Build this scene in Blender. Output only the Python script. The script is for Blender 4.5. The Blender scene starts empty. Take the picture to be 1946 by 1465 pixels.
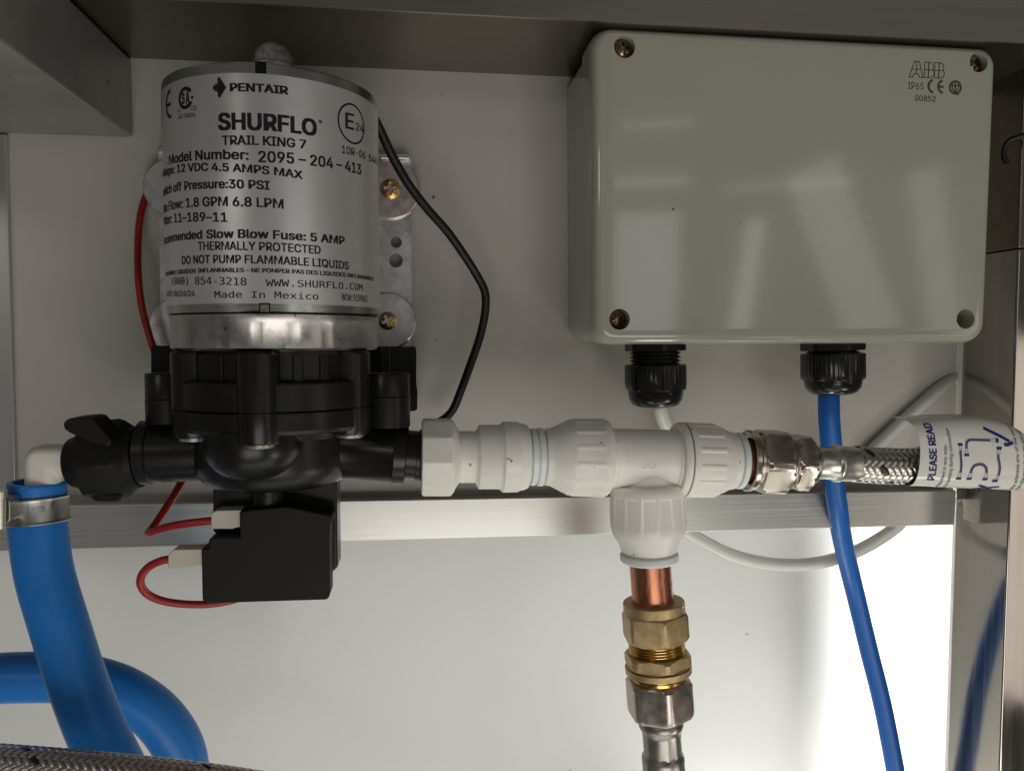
import bpy, bmesh, math, random
from mathutils import Vector, Matrix, Quaternion
from mathutils.geometry import tessellate_polygon
random.seed(4)
S = bpy.context.scene
COL = S.collection
PI = math.pi
R_ = math.radians

# ------------------------------------------------------------------ camera
IW, IH, FPX = 1946.0, 1465.0, 1462.0
YAW, PITCH = R_(7.0), R_(3.2)
CAM = Vector((0, -0.36, 0))
fw = Vector((math.sin(YAW) * math.cos(PITCH), math.cos(YAW) * math.cos(PITCH), -math.sin(PITCH)))
rt = fw.cross(Vector((0, 0, 1))).normalized()
up = rt.cross(fw)
cd = bpy.data.cameras.new('camera')
cam = bpy.data.objects.new('camera', cd)
COL.objects.link(cam)
cam.matrix_world = Matrix(((rt.x, up.x, -fw.x, CAM.x), (rt.y, up.y, -fw.y, CAM.y), (rt.z, up.z, -fw.z, CAM.z), (0, 0, 0, 1)))
cd.sensor_width = 36
cd.lens = 36 * FPX / IW
cd.clip_start = 0.005
cd.clip_end = 50
S.camera = cam

# ------------------------------------------------------------------ world, lamps, exposure
wd = bpy.data.worlds.new('World')
S.world = wd
wd.use_nodes = True
nt = wd.node_tree
bg = nt.nodes['Background']
tc = nt.nodes.new('ShaderNodeTexCoord')
nz = nt.nodes.new('ShaderNodeTexNoise')
nz.inputs['Scale'].default_value = 2.2
nz.inputs['Detail'].default_value = 1.0
rp = nt.nodes.new('ShaderNodeValToRGB')
rp.color_ramp.elements[0].position = 0.40
rp.color_ramp.elements[0].color = (0.32, 0.30, 0.28, 1)
rp.color_ramp.elements[1].position = 0.62
rp.color_ramp.elements[1].color = (1.0, 0.96, 0.90, 1)
nt.links.new(tc.outputs['Generated'], nz.inputs['Vector'])
nt.links.new(nz.outputs['Fac'], rp.inputs['Fac'])
nt.links.new(rp.outputs['Color'], bg.inputs['Color'])
bg.inputs['Strength'].default_value = 0.125


def area(name, loc, target, sx, sy, power, col, roll=0.0):
    l = bpy.data.lights.new(name, 'AREA')
    l.shape = 'RECTANGLE'
    l.size, l.size_y, l.energy, l.color = sx, sy, power, col
    o = bpy.data.objects.new(name, l)
    COL.objects.link(o)
    o.location = loc
    q_ = (Vector(target) - Vector(loc)).to_track_quat('-Z', 'Y')
    o.rotation_euler = (q_ @ Quaternion((0, 0, 1), roll)).to_euler()
    return o


area('room_light', (0.10, -0.95, -0.55), (0.05, 0.0, -0.02), 0.7, 0.5, 3.6, (1.0, 0.97, 0.92))
area('counter_glow', (0.05, -0.20, -0.50), (0.05, -0.02, 0.0), 0.5, 0.2, 0.46, (0.98, 1.0, 0.90))
area('window_light', (0.75, -0.62, -0.22), (0.1, 0.0, -0.05), 0.12, 0.46, 0.26, (1.0, 0.90, 0.80))
area('under_counter_lamp', (0.36, -0.26, -0.36), (0.20, 0.0, -0.09), 0.12, 0.10, 0.28, (1.0, 0.97, 0.90))
# what the glossy lid mirrors: a window over the photographer's shoulder and strip lamps on the ceiling
area('room_window', (0.365, -0.96, 0.10), (0.095, -0.058, 0.015), 0.10, 0.21, 0.11, (0.96, 0.98, 1.0))
area('added_left_fill', (-0.55, -0.85, 0.28), (0.0, -0.1, -0.1), 0.30, 0.09, 0.42, (1.0, 0.95, 0.92))  # fill lamp added to put highlights on the lower braided hose
area('lid_streak_light', (0.70, -0.964, 0.15), (0.175, -0.058, 0.04), 0.085, 0.30, 0.11, (1.0, 0.96, 0.86), R_(20))  # slanted panels added only to streak the lid's reflection, three in all
area('lid_streak_light', (0.87, -0.964, 0.12), (0.215, -0.058, 0.03), 0.050, 0.34, 0.065, (0.96, 0.98, 1.0), R_(8))
area('lid_streak_light', (0.535, -0.964, 0.10), (0.134, -0.058, 0.025), 0.030, 0.20, 0.042, (1.0, 0.97, 0.92), R_(-8))
area('strip_lamp', (0.37, -0.96, 0.255), (0.09, -0.058, 0.06), 0.12, 0.010, 0.010, (0.95, 1.0, 0.97))
area('strip_lamp', (0.60, -0.96, 0.255), (0.15, -0.058, 0.06), 0.20, 0.010, 0.010, (0.95, 1.0, 0.97))
area('strip_lamp', (0.38, -0.96, 0.345), (0.09, -0.058, 0.08), 0.11, 0.008, 0.006, (0.95, 1.0, 0.97))
# lamps inside the cabinet, low on the right behind the upright
l1 = area('cabinet_strip', (0.328, 0.006, -0.22), (0.270, 0.070, -0.22), 0.010, 0.50, 0.44, (1.0, 1.0, 0.98))
l1.data.spread = R_(120)
sl = bpy.data.lights.new('cabinet_lamp', 'SPOT')
sl.energy = 0.6
sl.spot_size = R_(84)
sl.spot_blend = 0.7
sl.shadow_soft_size = 0.02
sl.color = (1.0, 0.99, 0.96)
so = bpy.data.objects.new('cabinet_lamp', sl)
COL.objects.link(so)
so.location = (0.20, 0.005, -0.36)
so.rotation_euler = (Vector((0.20, 0.07, -0.15)) - so.location).to_track_quat('-Z', 'Y').to_euler()

vs = S.view_settings
vs.view_transform = 'Standard'
vs.look = 'None'
vs.exposure = -0.10
vs.gamma = 1.0
S.render.engine = 'CYCLES'
S.cycles.use_denoising = True
S.cycles.max_bounces = 8
S.cycles.caustics_reflective = False
S.cycles.caustics_refractive = False

# ------------------------------------------------------------------ helpers


def ray(px, py):
    return fw + rt * ((px - IW / 2) / FPX) + up * ((IH / 2 - py) / FPX)


def P(px, py, d=0.0):
    """point seen at a pixel of the photograph, d millimetres in front of the back panel"""
    r = ray(px, py)
    return CAM + r * ((-d * 0.001 - CAM.y) / r.y)


def mpp(p):
    return (p - CAM).dot(fw) / FPX


def mat(name, col, rough=0.4, metal=0.0, bump=0.0, bscale=800, stretch=(1, 1, 1), var=0.0, vscale=60, coat=0.0, sss=0.0, spec=0.5, rvar=0.0, aniso=0.0, dirt=None):
    m = bpy.data.materials.new(name)
    m.use_nodes = True
    t = m.node_tree
    b = t.nodes['Principled BSDF']
    b.inputs['Base Color'].default_value = (*col, 1)
    b.inputs['Roughness'].default_value = rough
    b.inputs['Metallic'].default_value = metal
    b.inputs['Coat Weight'].default_value = coat
    b.inputs['Coat Roughness'].default_value = 0.06
    b.inputs['Specular IOR Level'].default_value = spec
    b.inputs['Anisotropic'].default_value = aniso
    if sss:
        b.inputs['Subsurface Weight'].default_value = sss
        b.inputs['Subsurface Radius'].default_value = (0.002, 0.002, 0.0015)
        b.inputs['Subsurface Scale'].default_value = 1.0
    c = t.nodes.new('ShaderNodeTexCoord')
    mp = t.nodes.new('ShaderNodeMapping')
    mp.inputs['Scale'].default_value = stretch
    t.links.new(c.outputs['Object'], mp.inputs['Vector'])
    if bump:
        n = t.nodes.new('ShaderNodeTexNoise')
        n.inputs['Scale'].default_value = bscale
        n.inputs['Detail'].default_value = 4
        t.links.new(mp.outputs['Vector'], n.inputs['Vector'])
        bp = t.nodes.new('ShaderNodeBump')
        bp.inputs['Strength'].default_value = bump
        bp.inputs['Distance'].default_value = 0.0006
        t.links.new(n.outputs['Fac'], bp.inputs['Height'])
        t.links.new(bp.outputs['Normal'], b.inputs['Normal'])
    if var or rvar or dirt:
        n2 = t.nodes.new('ShaderNodeTexNoise')
        n2.inputs['Scale'].default_value = vscale
        n2.inputs['Detail'].default_value = 6
        n2.inputs['Roughness'].default_value = 0.6
        t.links.new(mp.outputs['Vector'], n2.inputs['Vector'])
    last = None
    if var:
        rr = t.nodes.new('ShaderNodeValToRGB')
        rr.color_ramp.elements[0].position = 0.3
        rr.color_ramp.elements[1].position = 0.7
        rr.color_ramp.elements[0].color = tuple(x * (1 - var) for x in col) + (1,)
        rr.color_ramp.elements[1].color = tuple(min(1, x * (1 + var)) for x in col) + (1,)
        t.links.new(n2.outputs['Fac'], rr.inputs['Fac'])
        last = rr.outputs['Color']
    if dirt:
        # small scattered specks and scuffs that belong to the surface
        n3 = t.nodes.new('ShaderNodeTexNoise')
        n3.inputs['Scale'].default_value = dirt[1]
        n3.inputs['Detail'].default_value = 3
        t.links.new(c.outputs['Object'], n3.inputs['Vector'])
        r3 = t.nodes.new('ShaderNodeValToRGB')
        r3.color_ramp.elements[0].position = dirt[2]
        r3.color_ramp.elements[0].color = (0, 0, 0, 1)
        r3.color_ramp.elements[1].position = dirt[2] + 0.03
        r3.color_ramp.elements[1].color = (1, 1, 1, 1)
        t.links.new(n3.outputs['Fac'], r3.inputs['Fac'])
        mx = t.nodes.new('ShaderNodeMix')
        mx.data_type = 'RGBA'
        if last:
            t.links.new(last, mx.inputs['A'])
        else:
            mx.inputs['A'].default_value = (*col, 1)
        mx.inputs['B'].default_value = (*dirt[0], 1)
        t.links.new(r3.outputs['Color'], mx.inputs['Factor'])
        last = mx.outputs['Result']
    if last:
        t.links.new(last, b.inputs['Base Color'])
    if rvar:
        mr = t.nodes.new('ShaderNodeMapRange')
        mr.inputs['From Min'].default_value = 0.3
        mr.inputs['From Max'].default_value = 0.7
        mr.inputs['To Min'].default_value = max(0.02, rough - rvar)
        mr.inputs['To Max'].default_value = rough + rvar
        t.links.new(n2.outputs['Fac'], mr.inputs['Value'])
        t.links.new(mr.outputs['Result'], b.inputs['Roughness'])
    return m


M = dict(
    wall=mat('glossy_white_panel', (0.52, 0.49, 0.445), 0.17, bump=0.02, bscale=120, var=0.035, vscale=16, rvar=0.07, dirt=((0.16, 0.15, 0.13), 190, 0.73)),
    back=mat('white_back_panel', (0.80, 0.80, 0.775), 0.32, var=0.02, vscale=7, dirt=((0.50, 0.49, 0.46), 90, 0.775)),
    alu=mat('brushed_aluminium', (0.62, 0.61, 0.575), 0.30, 0.75, bump=0.025, bscale=30, stretch=(0.25, 40, 90), var=0.04, vscale=14, rvar=0.05, dirt=((0.12, 0.11, 0.1), 260, 0.76)),
    alupost=mat('brushed_aluminium_upright', (0.58, 0.57, 0.55), 0.36, 0.85, bump=0.08, bscale=40, stretch=(60, 60, 1), var=0.07, vscale=20, dirt=((0.08, 0.075, 0.07), 150, 0.72)),
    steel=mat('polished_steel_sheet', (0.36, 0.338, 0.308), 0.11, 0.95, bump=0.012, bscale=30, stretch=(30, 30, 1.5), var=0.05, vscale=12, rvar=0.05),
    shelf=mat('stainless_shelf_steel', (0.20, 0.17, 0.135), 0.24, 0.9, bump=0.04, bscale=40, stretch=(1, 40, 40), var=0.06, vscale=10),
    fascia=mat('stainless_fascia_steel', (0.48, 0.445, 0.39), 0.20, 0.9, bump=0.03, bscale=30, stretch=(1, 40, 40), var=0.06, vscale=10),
    beam=mat('welded_grey_tube', (0.36, 0.37, 0.34), 0.42, 0.55, bump=0.08, bscale=160, var=0.10, vscale=40, dirt=((0.05, 0.05, 0.045), 120, 0.70)),
    label=mat('silver_label_film', (0.64, 0.625, 0.615), 0.35, 0.66, bump=0.015, bscale=1500, var=0.02, vscale=60),
    can=mat('plated_motor_can', (0.52, 0.53, 0.49), 0.26, 1.0, bump=0.04, bscale=60, stretch=(2, 2, 40), var=0.06, vscale=80, rvar=0.06),
    cast=mat('die_cast_aluminium', (0.55, 0.525, 0.51), 0.36, 1.0, bump=0.08, bscale=420, var=0.06, vscale=120, rvar=0.10, dirt=((0.10, 0.09, 0.08), 420, 0.70)),
    black=mat('black_moulded_plastic', (0.009, 0.009, 0.0085), 0.30, bump=0.03, bscale=900, rvar=0.06, vscale=90, spec=0.35),
    blackm=mat('matt_black_plastic', (0.008, 0.008, 0.0075), 0.55, bump=0.10, bscale=2600, spec=0.22),
    blackg=mat('glossy_black_nylon', (0.010, 0.010, 0.011), 0.20, bump=0.02, bscale=900, spec=0.5),
    dark=mat('dark_slot', (0.006, 0.006, 0.006), 0.7, spec=0.1),
    ink=mat('black_print', (0.018, 0.013, 0.018), 0.5, spec=0.2),
    inkg=mat('grey_brown_print', (0.075, 0.062, 0.050), 0.55, spec=0.2),
    navy=mat('navy_print', (0.022, 0.022, 0.16), 0.45, spec=0.3),
    navyl=mat('mauve_print', (0.10, 0.075, 0.16), 0.45, spec=0.3),
    greyp=mat('fine_grey_print', (0.12, 0.11, 0.13), 0.5, spec=0.3),
    white=mat('white_moulded_plastic', (0.86, 0.835, 0.775), 0.36, sss=0.3, bump=0.03, bscale=500, var=0.03, vscale=120, dirt=((0.26, 0.23, 0.19), 300, 0.715)),
    whiteb=mat('bluish_white_plastic', (0.78, 0.81, 0.79), 0.35, sss=0.3, bump=0.02, bscale=500),
    whites=mat('ivory_elbow_plastic', (0.80, 0.77, 0.69), 0.42, sss=0.4, bump=0.02, bscale=300),
    conn=mat('ivory_connector_nylon', (0.58, 0.545, 0.45), 0.45, sss=0.2),
    box=mat('pale_grey_enclosure_plastic', (0.385, 0.377, 0.315), 0.085, var=0.015, vscale=40, bump=0.012, bscale=260, coat=0.25, dirt=((0.22, 0.21, 0.18), 210, 0.755)),
    zinc=mat('zinc_plated_steel', (0.78, 0.79, 0.80), 0.36, 1.0, bump=0.12, bscale=700, var=0.08, vscale=220, rvar=0.10),
    zincr=mat('pinkish_zinc_washer', (0.80, 0.68, 0.66), 0.34, 1.0, bump=0.12, bscale=700, var=0.10, vscale=220, rvar=0.10),
    screwb=mat('yellow_passivated_screw', (0.55, 0.37, 0.13), 0.32, 1.0, bump=0.06, bscale=900, var=0.15, vscale=400),
    screwd=mat('tarnished_screw', (0.30, 0.22, 0.16), 0.30, 1.0, bump=0.1, bscale=900, var=0.2, vscale=500),
    screws=mat('bright_screw', (0.72, 0.70, 0.60), 0.28, 1.0),
    copper=mat('copper_tube', (0.58, 0.245, 0.145), 0.32, 1.0, bump=0.03, bscale=60, stretch=(14, 14, 2), var=0.26, vscale=120, rvar=0.08),
    brass=mat('forged_brass', (0.52, 0.385, 0.20), 0.42, 1.0, bump=0.40, bscale=3800, var=0.22, vscale=260),
    brasst=mat('turned_brass_thread', (0.62, 0.45, 0.17), 0.24, 1.0, var=0.08, vscale=300),
    nickel=mat('brushed_nickel_nut', (0.47, 0.41, 0.37), 0.33, 1.0, bump=0.08, bscale=1200, var=0.06, vscale=200, rvar=0.08),
    chrome=mat('worn_chrome', (0.58, 0.52, 0.455), 0.24, 1.0, var=0.08, vscale=250, rvar=0.05),
    ferrule=mat('grey_steel_ferrule', (0.34, 0.32, 0.295), 0.38, 1.0, bump=0.015, bscale=500, var=0.10, vscale=150, rvar=0.08),
    ferrulel=mat('bright_steel_ferrule', (0.66, 0.64, 0.60), 0.32, 1.0, bump=0.015, bscale=900, var=0.10, vscale=200, rvar=0.08),
    braid=mat('stainless_braid', (0.58, 0.545, 0.49), 0.28, 1.0, bump=0.04, bscale=2600, var=0.10, vscale=600),
    braidk=mat('black_braid_strand', (0.015, 0.015, 0.02), 0.35),
    braidd=mat('dim_stainless_braid', (0.66, 0.585, 0.555), 0.30, 1.0, bump=0.04, bscale=2600, var=0.10, vscale=600),
    core=mat('dark_hose_core', (0.03, 0.028, 0.026), 0.7),
    bluehose=mat('blue_water_hose', (0.018, 0.19, 0.58), 0.36, var=0.07, vscale=45, dirt=((0.10, 0.24, 0.50), 210, 0.73), bump=0.02, bscale=300, sss=0.12, spec=0.35),
    bluecable=mat('blue_cable_sheath', (0.005, 0.105, 0.40), 0.42, bump=0.02, bscale=400, spec=0.35),
    clamp=mat('clamp_band_steel', (0.46, 0.46, 0.44), 0.36, 1.0, bump=0.03, bscale=400, var=0.08, vscale=150),
    emboss=mat('stamped_lettering', (0.28, 0.28, 0.27), 0.4, 1.0),
    tubing=mat('dull_white_tubing', (0.54, 0.53, 0.50), 0.35, sss=0.1, bump=0.05, bscale=500),
    red=mat('red_wire_sheath', (0.33, 0.016, 0.013), 0.36, bump=0.03, bscale=400),
    blackwire=mat('black_wire_sheath', (0.008, 0.008, 0.008), 0.42, spec=0.35),
    whitecable=mat('white_cable_sheath', (0.66, 0.645, 0.59), 0.38, sss=0.1),
    tag=mat('white_plastic_tag', (0.74, 0.725, 0.665), 0.12, sss=0.15, bump=0.02, bscale=60, var=0.02, vscale=50),
)


def thing(name, label, cat, loc=(0, 0, 0), group=None):
    o = bpy.data.objects.new(name, None)
    o.empty_display_size = 0.02
    COL.objects.link(o)
    o.location = loc
    o['label'] = label
    o['category'] = cat
    if group:
        o['group'] = group
    return o


def world_of(o):
    m = Matrix.Translation(o.location)
    return m if o.parent is None else world_of(o.parent) @ o.matrix_parent_inverse @ m


def obj(name, bm, m, parent=None, bevel=0.0, smooth=35, seg=2, weld=True):
    me = bpy.data.meshes.new(name)
    if weld:
        bmesh.ops.remove_doubles(bm, verts=bm.verts, dist=1e-7)
    bmesh.ops.recalc_face_normals(bm, faces=bm.faces) if weld else None
    for f in bm.faces:
        f.smooth = True
    bm.to_mesh(me)
    bm.free()
    for x in (m if isinstance(m, (list, tuple)) else [m]):
        me.materials.append(M[x])
    me.set_sharp_from_angle(angle=R_(smooth))
    o = bpy.data.objects.new(name, me)
    COL.objects.link(o)
    if parent:
        o.parent = parent
        o.matrix_parent_inverse = world_of(parent).inverted()
    if bevel:
        b = o.modifiers.new('bevel', 'BEVEL')
        b.width = bevel
        b.segments = seg
        b.limit_method = 'ANGLE'
        b.angle_limit = R_(35)
        b.harden_normals = True
    return o


def tag(o, label, cat, group=None):
    o['label'] = label
    o['category'] = cat
    if group:
        o['group'] = group
    return o


def frame(u):
    u = u.normalized()
    v = Vector((0, -1, 0))
    v = v - u * v.dot(u)
    if v.length < 0.2:
        v = Vector((0, 0, 1)) - u * u.z
    v.normalize()
    return u, v, u.cross(v)


def rings_to_faces(bm, rings, closed=True, mi=0):
    n = len(rings[0])
    for a, b in zip(rings, rings[1:]):
        for i in range(n if closed else n - 1):
            j = (i + 1) % n
            vs_ = [a[i], a[j], b[j], b[i]]
            try:
                bm.faces.new(vs_).material_index = mi
            except ValueError:
                pass


def lathe(bm, A, B, prof, seg=64, caps=True, mi=0, rot=0.0):
    """prof: (t 0..1, radius, modifier of radius by angle)"""
    u, v, w = frame(B - A)
    L = (B - A).length
    rings = []
    for e in prof:
        t, r = e[0], e[1]
        md = e[2] if len(e) > 2 else None
        c = A + u * (L * t)
        ring = []
        for i in range(seg):
            th = 2 * PI * i / seg + rot
            rr = md(th, r) if md else r
            ring.append(bm.verts.new(c + (v * math.cos(th) + w * math.sin(th)) * max(rr, 1e-6)))
        rings.append(ring)
    rings_to_faces(bm, rings, True, mi)
    if caps:
        for ring in (rings[0], rings[-1]):
            bm.faces.new(ring).material_index = mi


def ngon(n, flat, off=0.0):
    def f(th, r):
        k = ((th + off) % (2 * PI / n)) - PI / n
        return min(r, flat / math.cos(k))
    return f


def ribs(n, amp, duty=0.3, off=0.0):
    def f(th, r):
        k = (((th + off) * n / (2 * PI)) % 1.0)
        return r + (amp if k < duty else 0)
    return f


def lpx(bm, a, b, prof, seg=64, vertical=False, caps=True, mi=0, rot=0.0):
    """lathe along the axis through two photograph points (x, y, d): stations and radii in pixels"""
    A, B = P(*a), P(*b)
    k = 1 if vertical else 0
    out = []
    for e in prof:
        st = e[0] if vertical or a[0] < 793 else e[0] - 12 * min(1.0, max(0.0, (e[0] - 800) / 250.0))   # stations were read off the near side
        t = (st - a[k]) / (b[k] - a[k])
        s = mpp(A.lerp(B, t))
        md = None
        if len(e) > 2 and e[2]:
            kind = e[2]
            if kind[0] == 'n':
                md = ngon(kind[1], kind[2] * s, kind[3] if len(kind) > 3 else 0.0)
            else:
                md = ribs(kind[1], kind[2] * s, kind[3] if len(kind) > 3 else 0.3)
        out.append((t, e[1] * s, md))
    lathe(bm, A, B, out, seg, caps, mi, rot)


def spline(pts, n=10):
    out = []
    q = [pts[0] * 2 - pts[1]] + list(pts) + [pts[-1] * 2 - pts[-2]]
    for i in range(1, len(q) - 2):
        p0, p1, p2, p3 = q[i - 1:i + 3]
        for k in range(n):
            t = k / n
            out.append(0.5 * ((2 * p1) + (p2 - p0) * t + (2 * p0 - 5 * p1 + 4 * p2 - p3) * t * t + (3 * p1 - p0 - 3 * p2 + p3) * t ** 3))
    out.append(pts[-1].copy())
    return out


def frames(path):
    ts = []
    for i in range(len(path)):
        a, b = path[max(0, i - 1)], path[min(len(path) - 1, i + 1)]
        ts.append((b - a).normalized())
    v = Vector((0, -1, 0))
    v = (v - ts[0] * v.dot(ts[0]))
    if v.length < 0.1:
        v = Vector((0, 0, 1)) - ts[0] * ts[0].z
    v.normalize()
    fr = []
    for t in ts:
        v = (v - t * v.dot(t)).normalized()
        fr.append((t, v, t.cross(v)))
    return fr


def tube(bm, pts, r, seg=20, n=10, caps=True, mi=0, rfun=None):
    path = spline(pts, n)
    fr = frames(path)
    rings = []
    for i, (c, (t, v, w)) in enumerate(zip(path, fr)):
        rr = rfun(i / (len(path) - 1)) * r if rfun else r
        rings.append([bm.verts.new(c + (v * math.cos(2 * PI * k / seg) + w * math.sin(2 * PI * k / seg)) * rr) for k in range(seg)])
    rings_to_faces(bm, rings, True, mi)
    if caps:
        bm.faces.new(rings[0]).material_index = mi
        bm.faces.new(rings[-1]).material_index = mi


def prism(bm, front, vec, mi=0):
    a = [bm.verts.new(p) for p in front]
    b = [bm.verts.new(p + vec) for p in front]
    bm.faces.new(a).material_index = mi
    bm.faces.new(list(reversed(b))).material_index = mi
    n = len(a)
    for i in range(n):
        j = (i + 1) % n
        bm.faces.new((a[j], a[i], b[i], b[j])).material_index = mi


def slab(bm, pts, df, db, mi=0):
    """outline seen in the photograph at df mm, pushed straight back to db mm"""
    prism(bm, [P(x, y, df) for x, y in pts], Vector((0, (df - db) * 0.001, 0)), mi)


def rect(x0, y0, x1, y1):
    return [(x0, y0), (x1, y0), (x1, y1), (x0, y1)]


def boxw(bm, lo, hi, mi=0):
    prism(bm, [Vector((lo[0], lo[1], lo[2])), Vector((hi[0], lo[1], lo[2])), Vector((hi[0], lo[1], hi[2])), Vector((lo[0], lo[1], hi[2]))], Vector((0, hi[1] - lo[1], 0)), mi)


# ---- lettering
_cache = {}
FONTS = {}
for _k, _f in (('sans', 'Inter.woff2'), ('mono', 'DejaVuSansMono.woff2')):
    try:                                                # lettering faces that ship with Blender itself
        import os
        FONTS[_k] = bpy.data.fonts.load(os.path.join(bpy.utils.system_resource('DATAFILES'), 'fonts', _f))
    except Exception:
        FONTS[_k] = None
FACE = ['sans']


def glyphs(s, bold=0.0, space=1.0):
    """outline of a line of type as 2-D points and faces; every contour filled with the holes that lie in it"""
    key = (s, space, FACE[0])
    if key in _cache:
        return _cache[key]
    cu = bpy.data.curves.new('lettering', 'FONT')
    cu.body = s
    if FONTS[FACE[0]]:
        cu.font = FONTS[FACE[0]]
    cu.size = 1.0
    cu.space_character = space
    o = bpy.data.objects.new('lettering', cu)
    COL.objects.link(o)
    bpy.context.view_layer.update()
    c = o.to_curve(bpy.context.evaluated_depsgraph_get())
    loops = []
    for sp in c.splines:
        bp = sp.bezier_points
        n = len(bp)
        pts = []
        for i in range(n):
            p, q = bp[i], bp[(i + 1) % n]
            straight = (p.handle_right - p.co).length < 1e-5 and (q.handle_left - q.co).length < 1e-5
            mid_ = (p.co + q.co) / 2
            d_ = q.co - p.co
            if not straight and d_.length > 1e-6:
                nn = Vector((-d_.y, d_.x, 0)).normalized()
                straight = abs((p.handle_right - p.co).dot(nn)) < 1e-4 and abs((q.handle_left - q.co).dot(nn)) < 1e-4
            k = 1 if straight else 4
            for j in range(k):
                t = j / k
                pts.append(p.co * (1 - t) ** 3 + p.handle_right * (3 * t * (1 - t) ** 2) + q.handle_left * (3 * t * t * (1 - t)) + q.co * t ** 3)
        pts = [Vector((v.x, v.y, 0)) for v in pts]
        ar = sum(pts[i].x * pts[(i + 1) % len(pts)].y - pts[(i + 1) % len(pts)].x * pts[i].y for i in range(len(pts))) / 2
        if len(pts) > 2 and abs(ar) > 1e-7:
            loops.append((pts, ar))
    o.to_curve_clear()
    bpy.data.objects.remove(o)
    bpy.data.curves.remove(cu)
    sign = 1 if sum(a_ for _, a_ in loops) > 0 else -1
    outs = [[l] for l, a_ in loops if a_ * sign > 0]

    def inside(p, poly):
        r = False
        for i in range(len(poly)):
            u, v = poly[i], poly[i - 1]
            if (u.y > p.y) != (v.y > p.y) and p.x < (v.x - u.x) * (p.y - u.y) / (v.y - u.y) + u.x:
                r = not r
        return r
    for l, a_ in loops:
        if a_ * sign < 0:
            for g in outs:
                if inside(l[0], g[0]):
                    g.append(l)
                    break
    vs_, fs = [], []
    for g in outs:
        base = len(vs_)
        for l in g:
            vs_ += [(v.x, v.y) for v in l]
        for t in tessellate_polygon(g):
            fs.append(tuple(base + i for i in t))
    _cache[key] = (vs_, fs)
    return _cache[key]


def text(bm, s, x0, x1, y0, y1, mapf, bold=0.02, mi=1, space=1.0, step=None, slope=0.0):
    """s set so that its ink runs x0..x1 and its capitals y0..y1 in the surface's own coordinates, then laid on it by mapf.
    Heavier type is the same ink printed a few microns apart, shifted by the boldness; slope lets the baseline climb."""
    vs_, fs = glyphs(s, 0, space)
    ch = glyphs('H', 0, 1.0)[0]
    hb, ht = min(v[1] for v in ch), max(v[1] for v in ch)
    ax, bx = min(v[0] for v in vs_) - bold, max(v[0] for v in vs_) + bold
    hb, ht = hb - bold * 0.5, ht + bold * 0.5
    t = bmesh.new()
    for k_, (dx, dy) in enumerate(((0, 0), (-bold, -bold * 0.5), (bold, -bold * 0.5), (-bold, bold * 0.5), (bold, bold * 0.5)) if bold else ((0, 0),)):
        nv = [t.verts.new((x0 + (x + dx - ax) / (bx - ax) * (x1 - x0), y0 + (y + dy - hb) / (ht - hb) * (y1 - y0), k_)) for x, y in vs_]
        for f in fs:
            try:
                t.faces.new([nv[i] for i in f])
            except ValueError:
                pass
    if step:
        a, b = min(x0, x1), max(x0, x1)
        k = a + step
        while k < b:
            bmesh.ops.bisect_plane(t, geom=t.verts[:] + t.edges[:] + t.faces[:], plane_co=(k, 0, 0), plane_no=(1, 0, 0))
            k += step
    idx = {}
    for v in t.verts:
        p = mapf(v.co.x, v.co.y + slope * (v.co.x - x0))
        idx[v] = bm.verts.new(p + (CAM - p).normalized() * (8e-6 * v.co.z))
    for f in t.faces:
        try:
            bm.faces.new([idx[v] for v in f.verts]).material_index = mi
        except ValueError:
            pass
    t.free()


def stroke(bm, pts, w, mapf, mi=1, closed=False, dense=4):
    """flat pen line of width w through 2-D points, laid on a surface by mapf"""
    p = [Vector((x, y)) for x, y in pts]
    if closed:
        p.append(p[0].copy())
    q = []
    for a, b in zip(p, p[1:]):
        n = max(1, int((b - a).length / dense))
        q += [a.lerp(b, k / n) for k in range(n)]
    q.append(p[-1])
    L, Rr = [], []
    n = len(q)
    for i in range(n):
        a = q[i - 1] if i > 0 else (q[-2] if closed else q[0])
        b = q[i + 1] if i < n - 1 else (q[1] if closed else q[-1])
        d1 = (q[i] - a)
        d2 = (b - q[i])
        d1 = d1.normalized() if d1.length > 1e-9 else d2.normalized()
        d2 = d2.normalized() if d2.length > 1e-9 else d1
        t = (d1 + d2)
        t = t.normalized() if t.length > 1e-6 else d1
        nn = Vector((-t.y, t.x))
        k = w / 2 / max(0.5, abs(nn.dot(Vector((-d1.y, d1.x)))))
        L.append(bm.verts.new(mapf(*(q[i] + nn * k))))
        Rr.append(bm.verts.new(mapf(*(q[i] - nn * k))))
    for i in range(n - 1):
        bm.faces.new((L[i], L[i + 1], Rr[i + 1], Rr[i])).material_index = mi


def fill(bm, pts, mapf, mi=1):
    bm.faces.new([bm.verts.new(mapf(x, y)) for x, y in pts]).material_index = mi


def arc(cx, cy, rx, ry, a0, a1, n=20):
    return [(cx + rx * math.cos(R_(a0 + (a1 - a0) * i / n)), cy - ry * math.sin(R_(a0 + (a1 - a0) * i / n))) for i in range(n + 1)]


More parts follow.
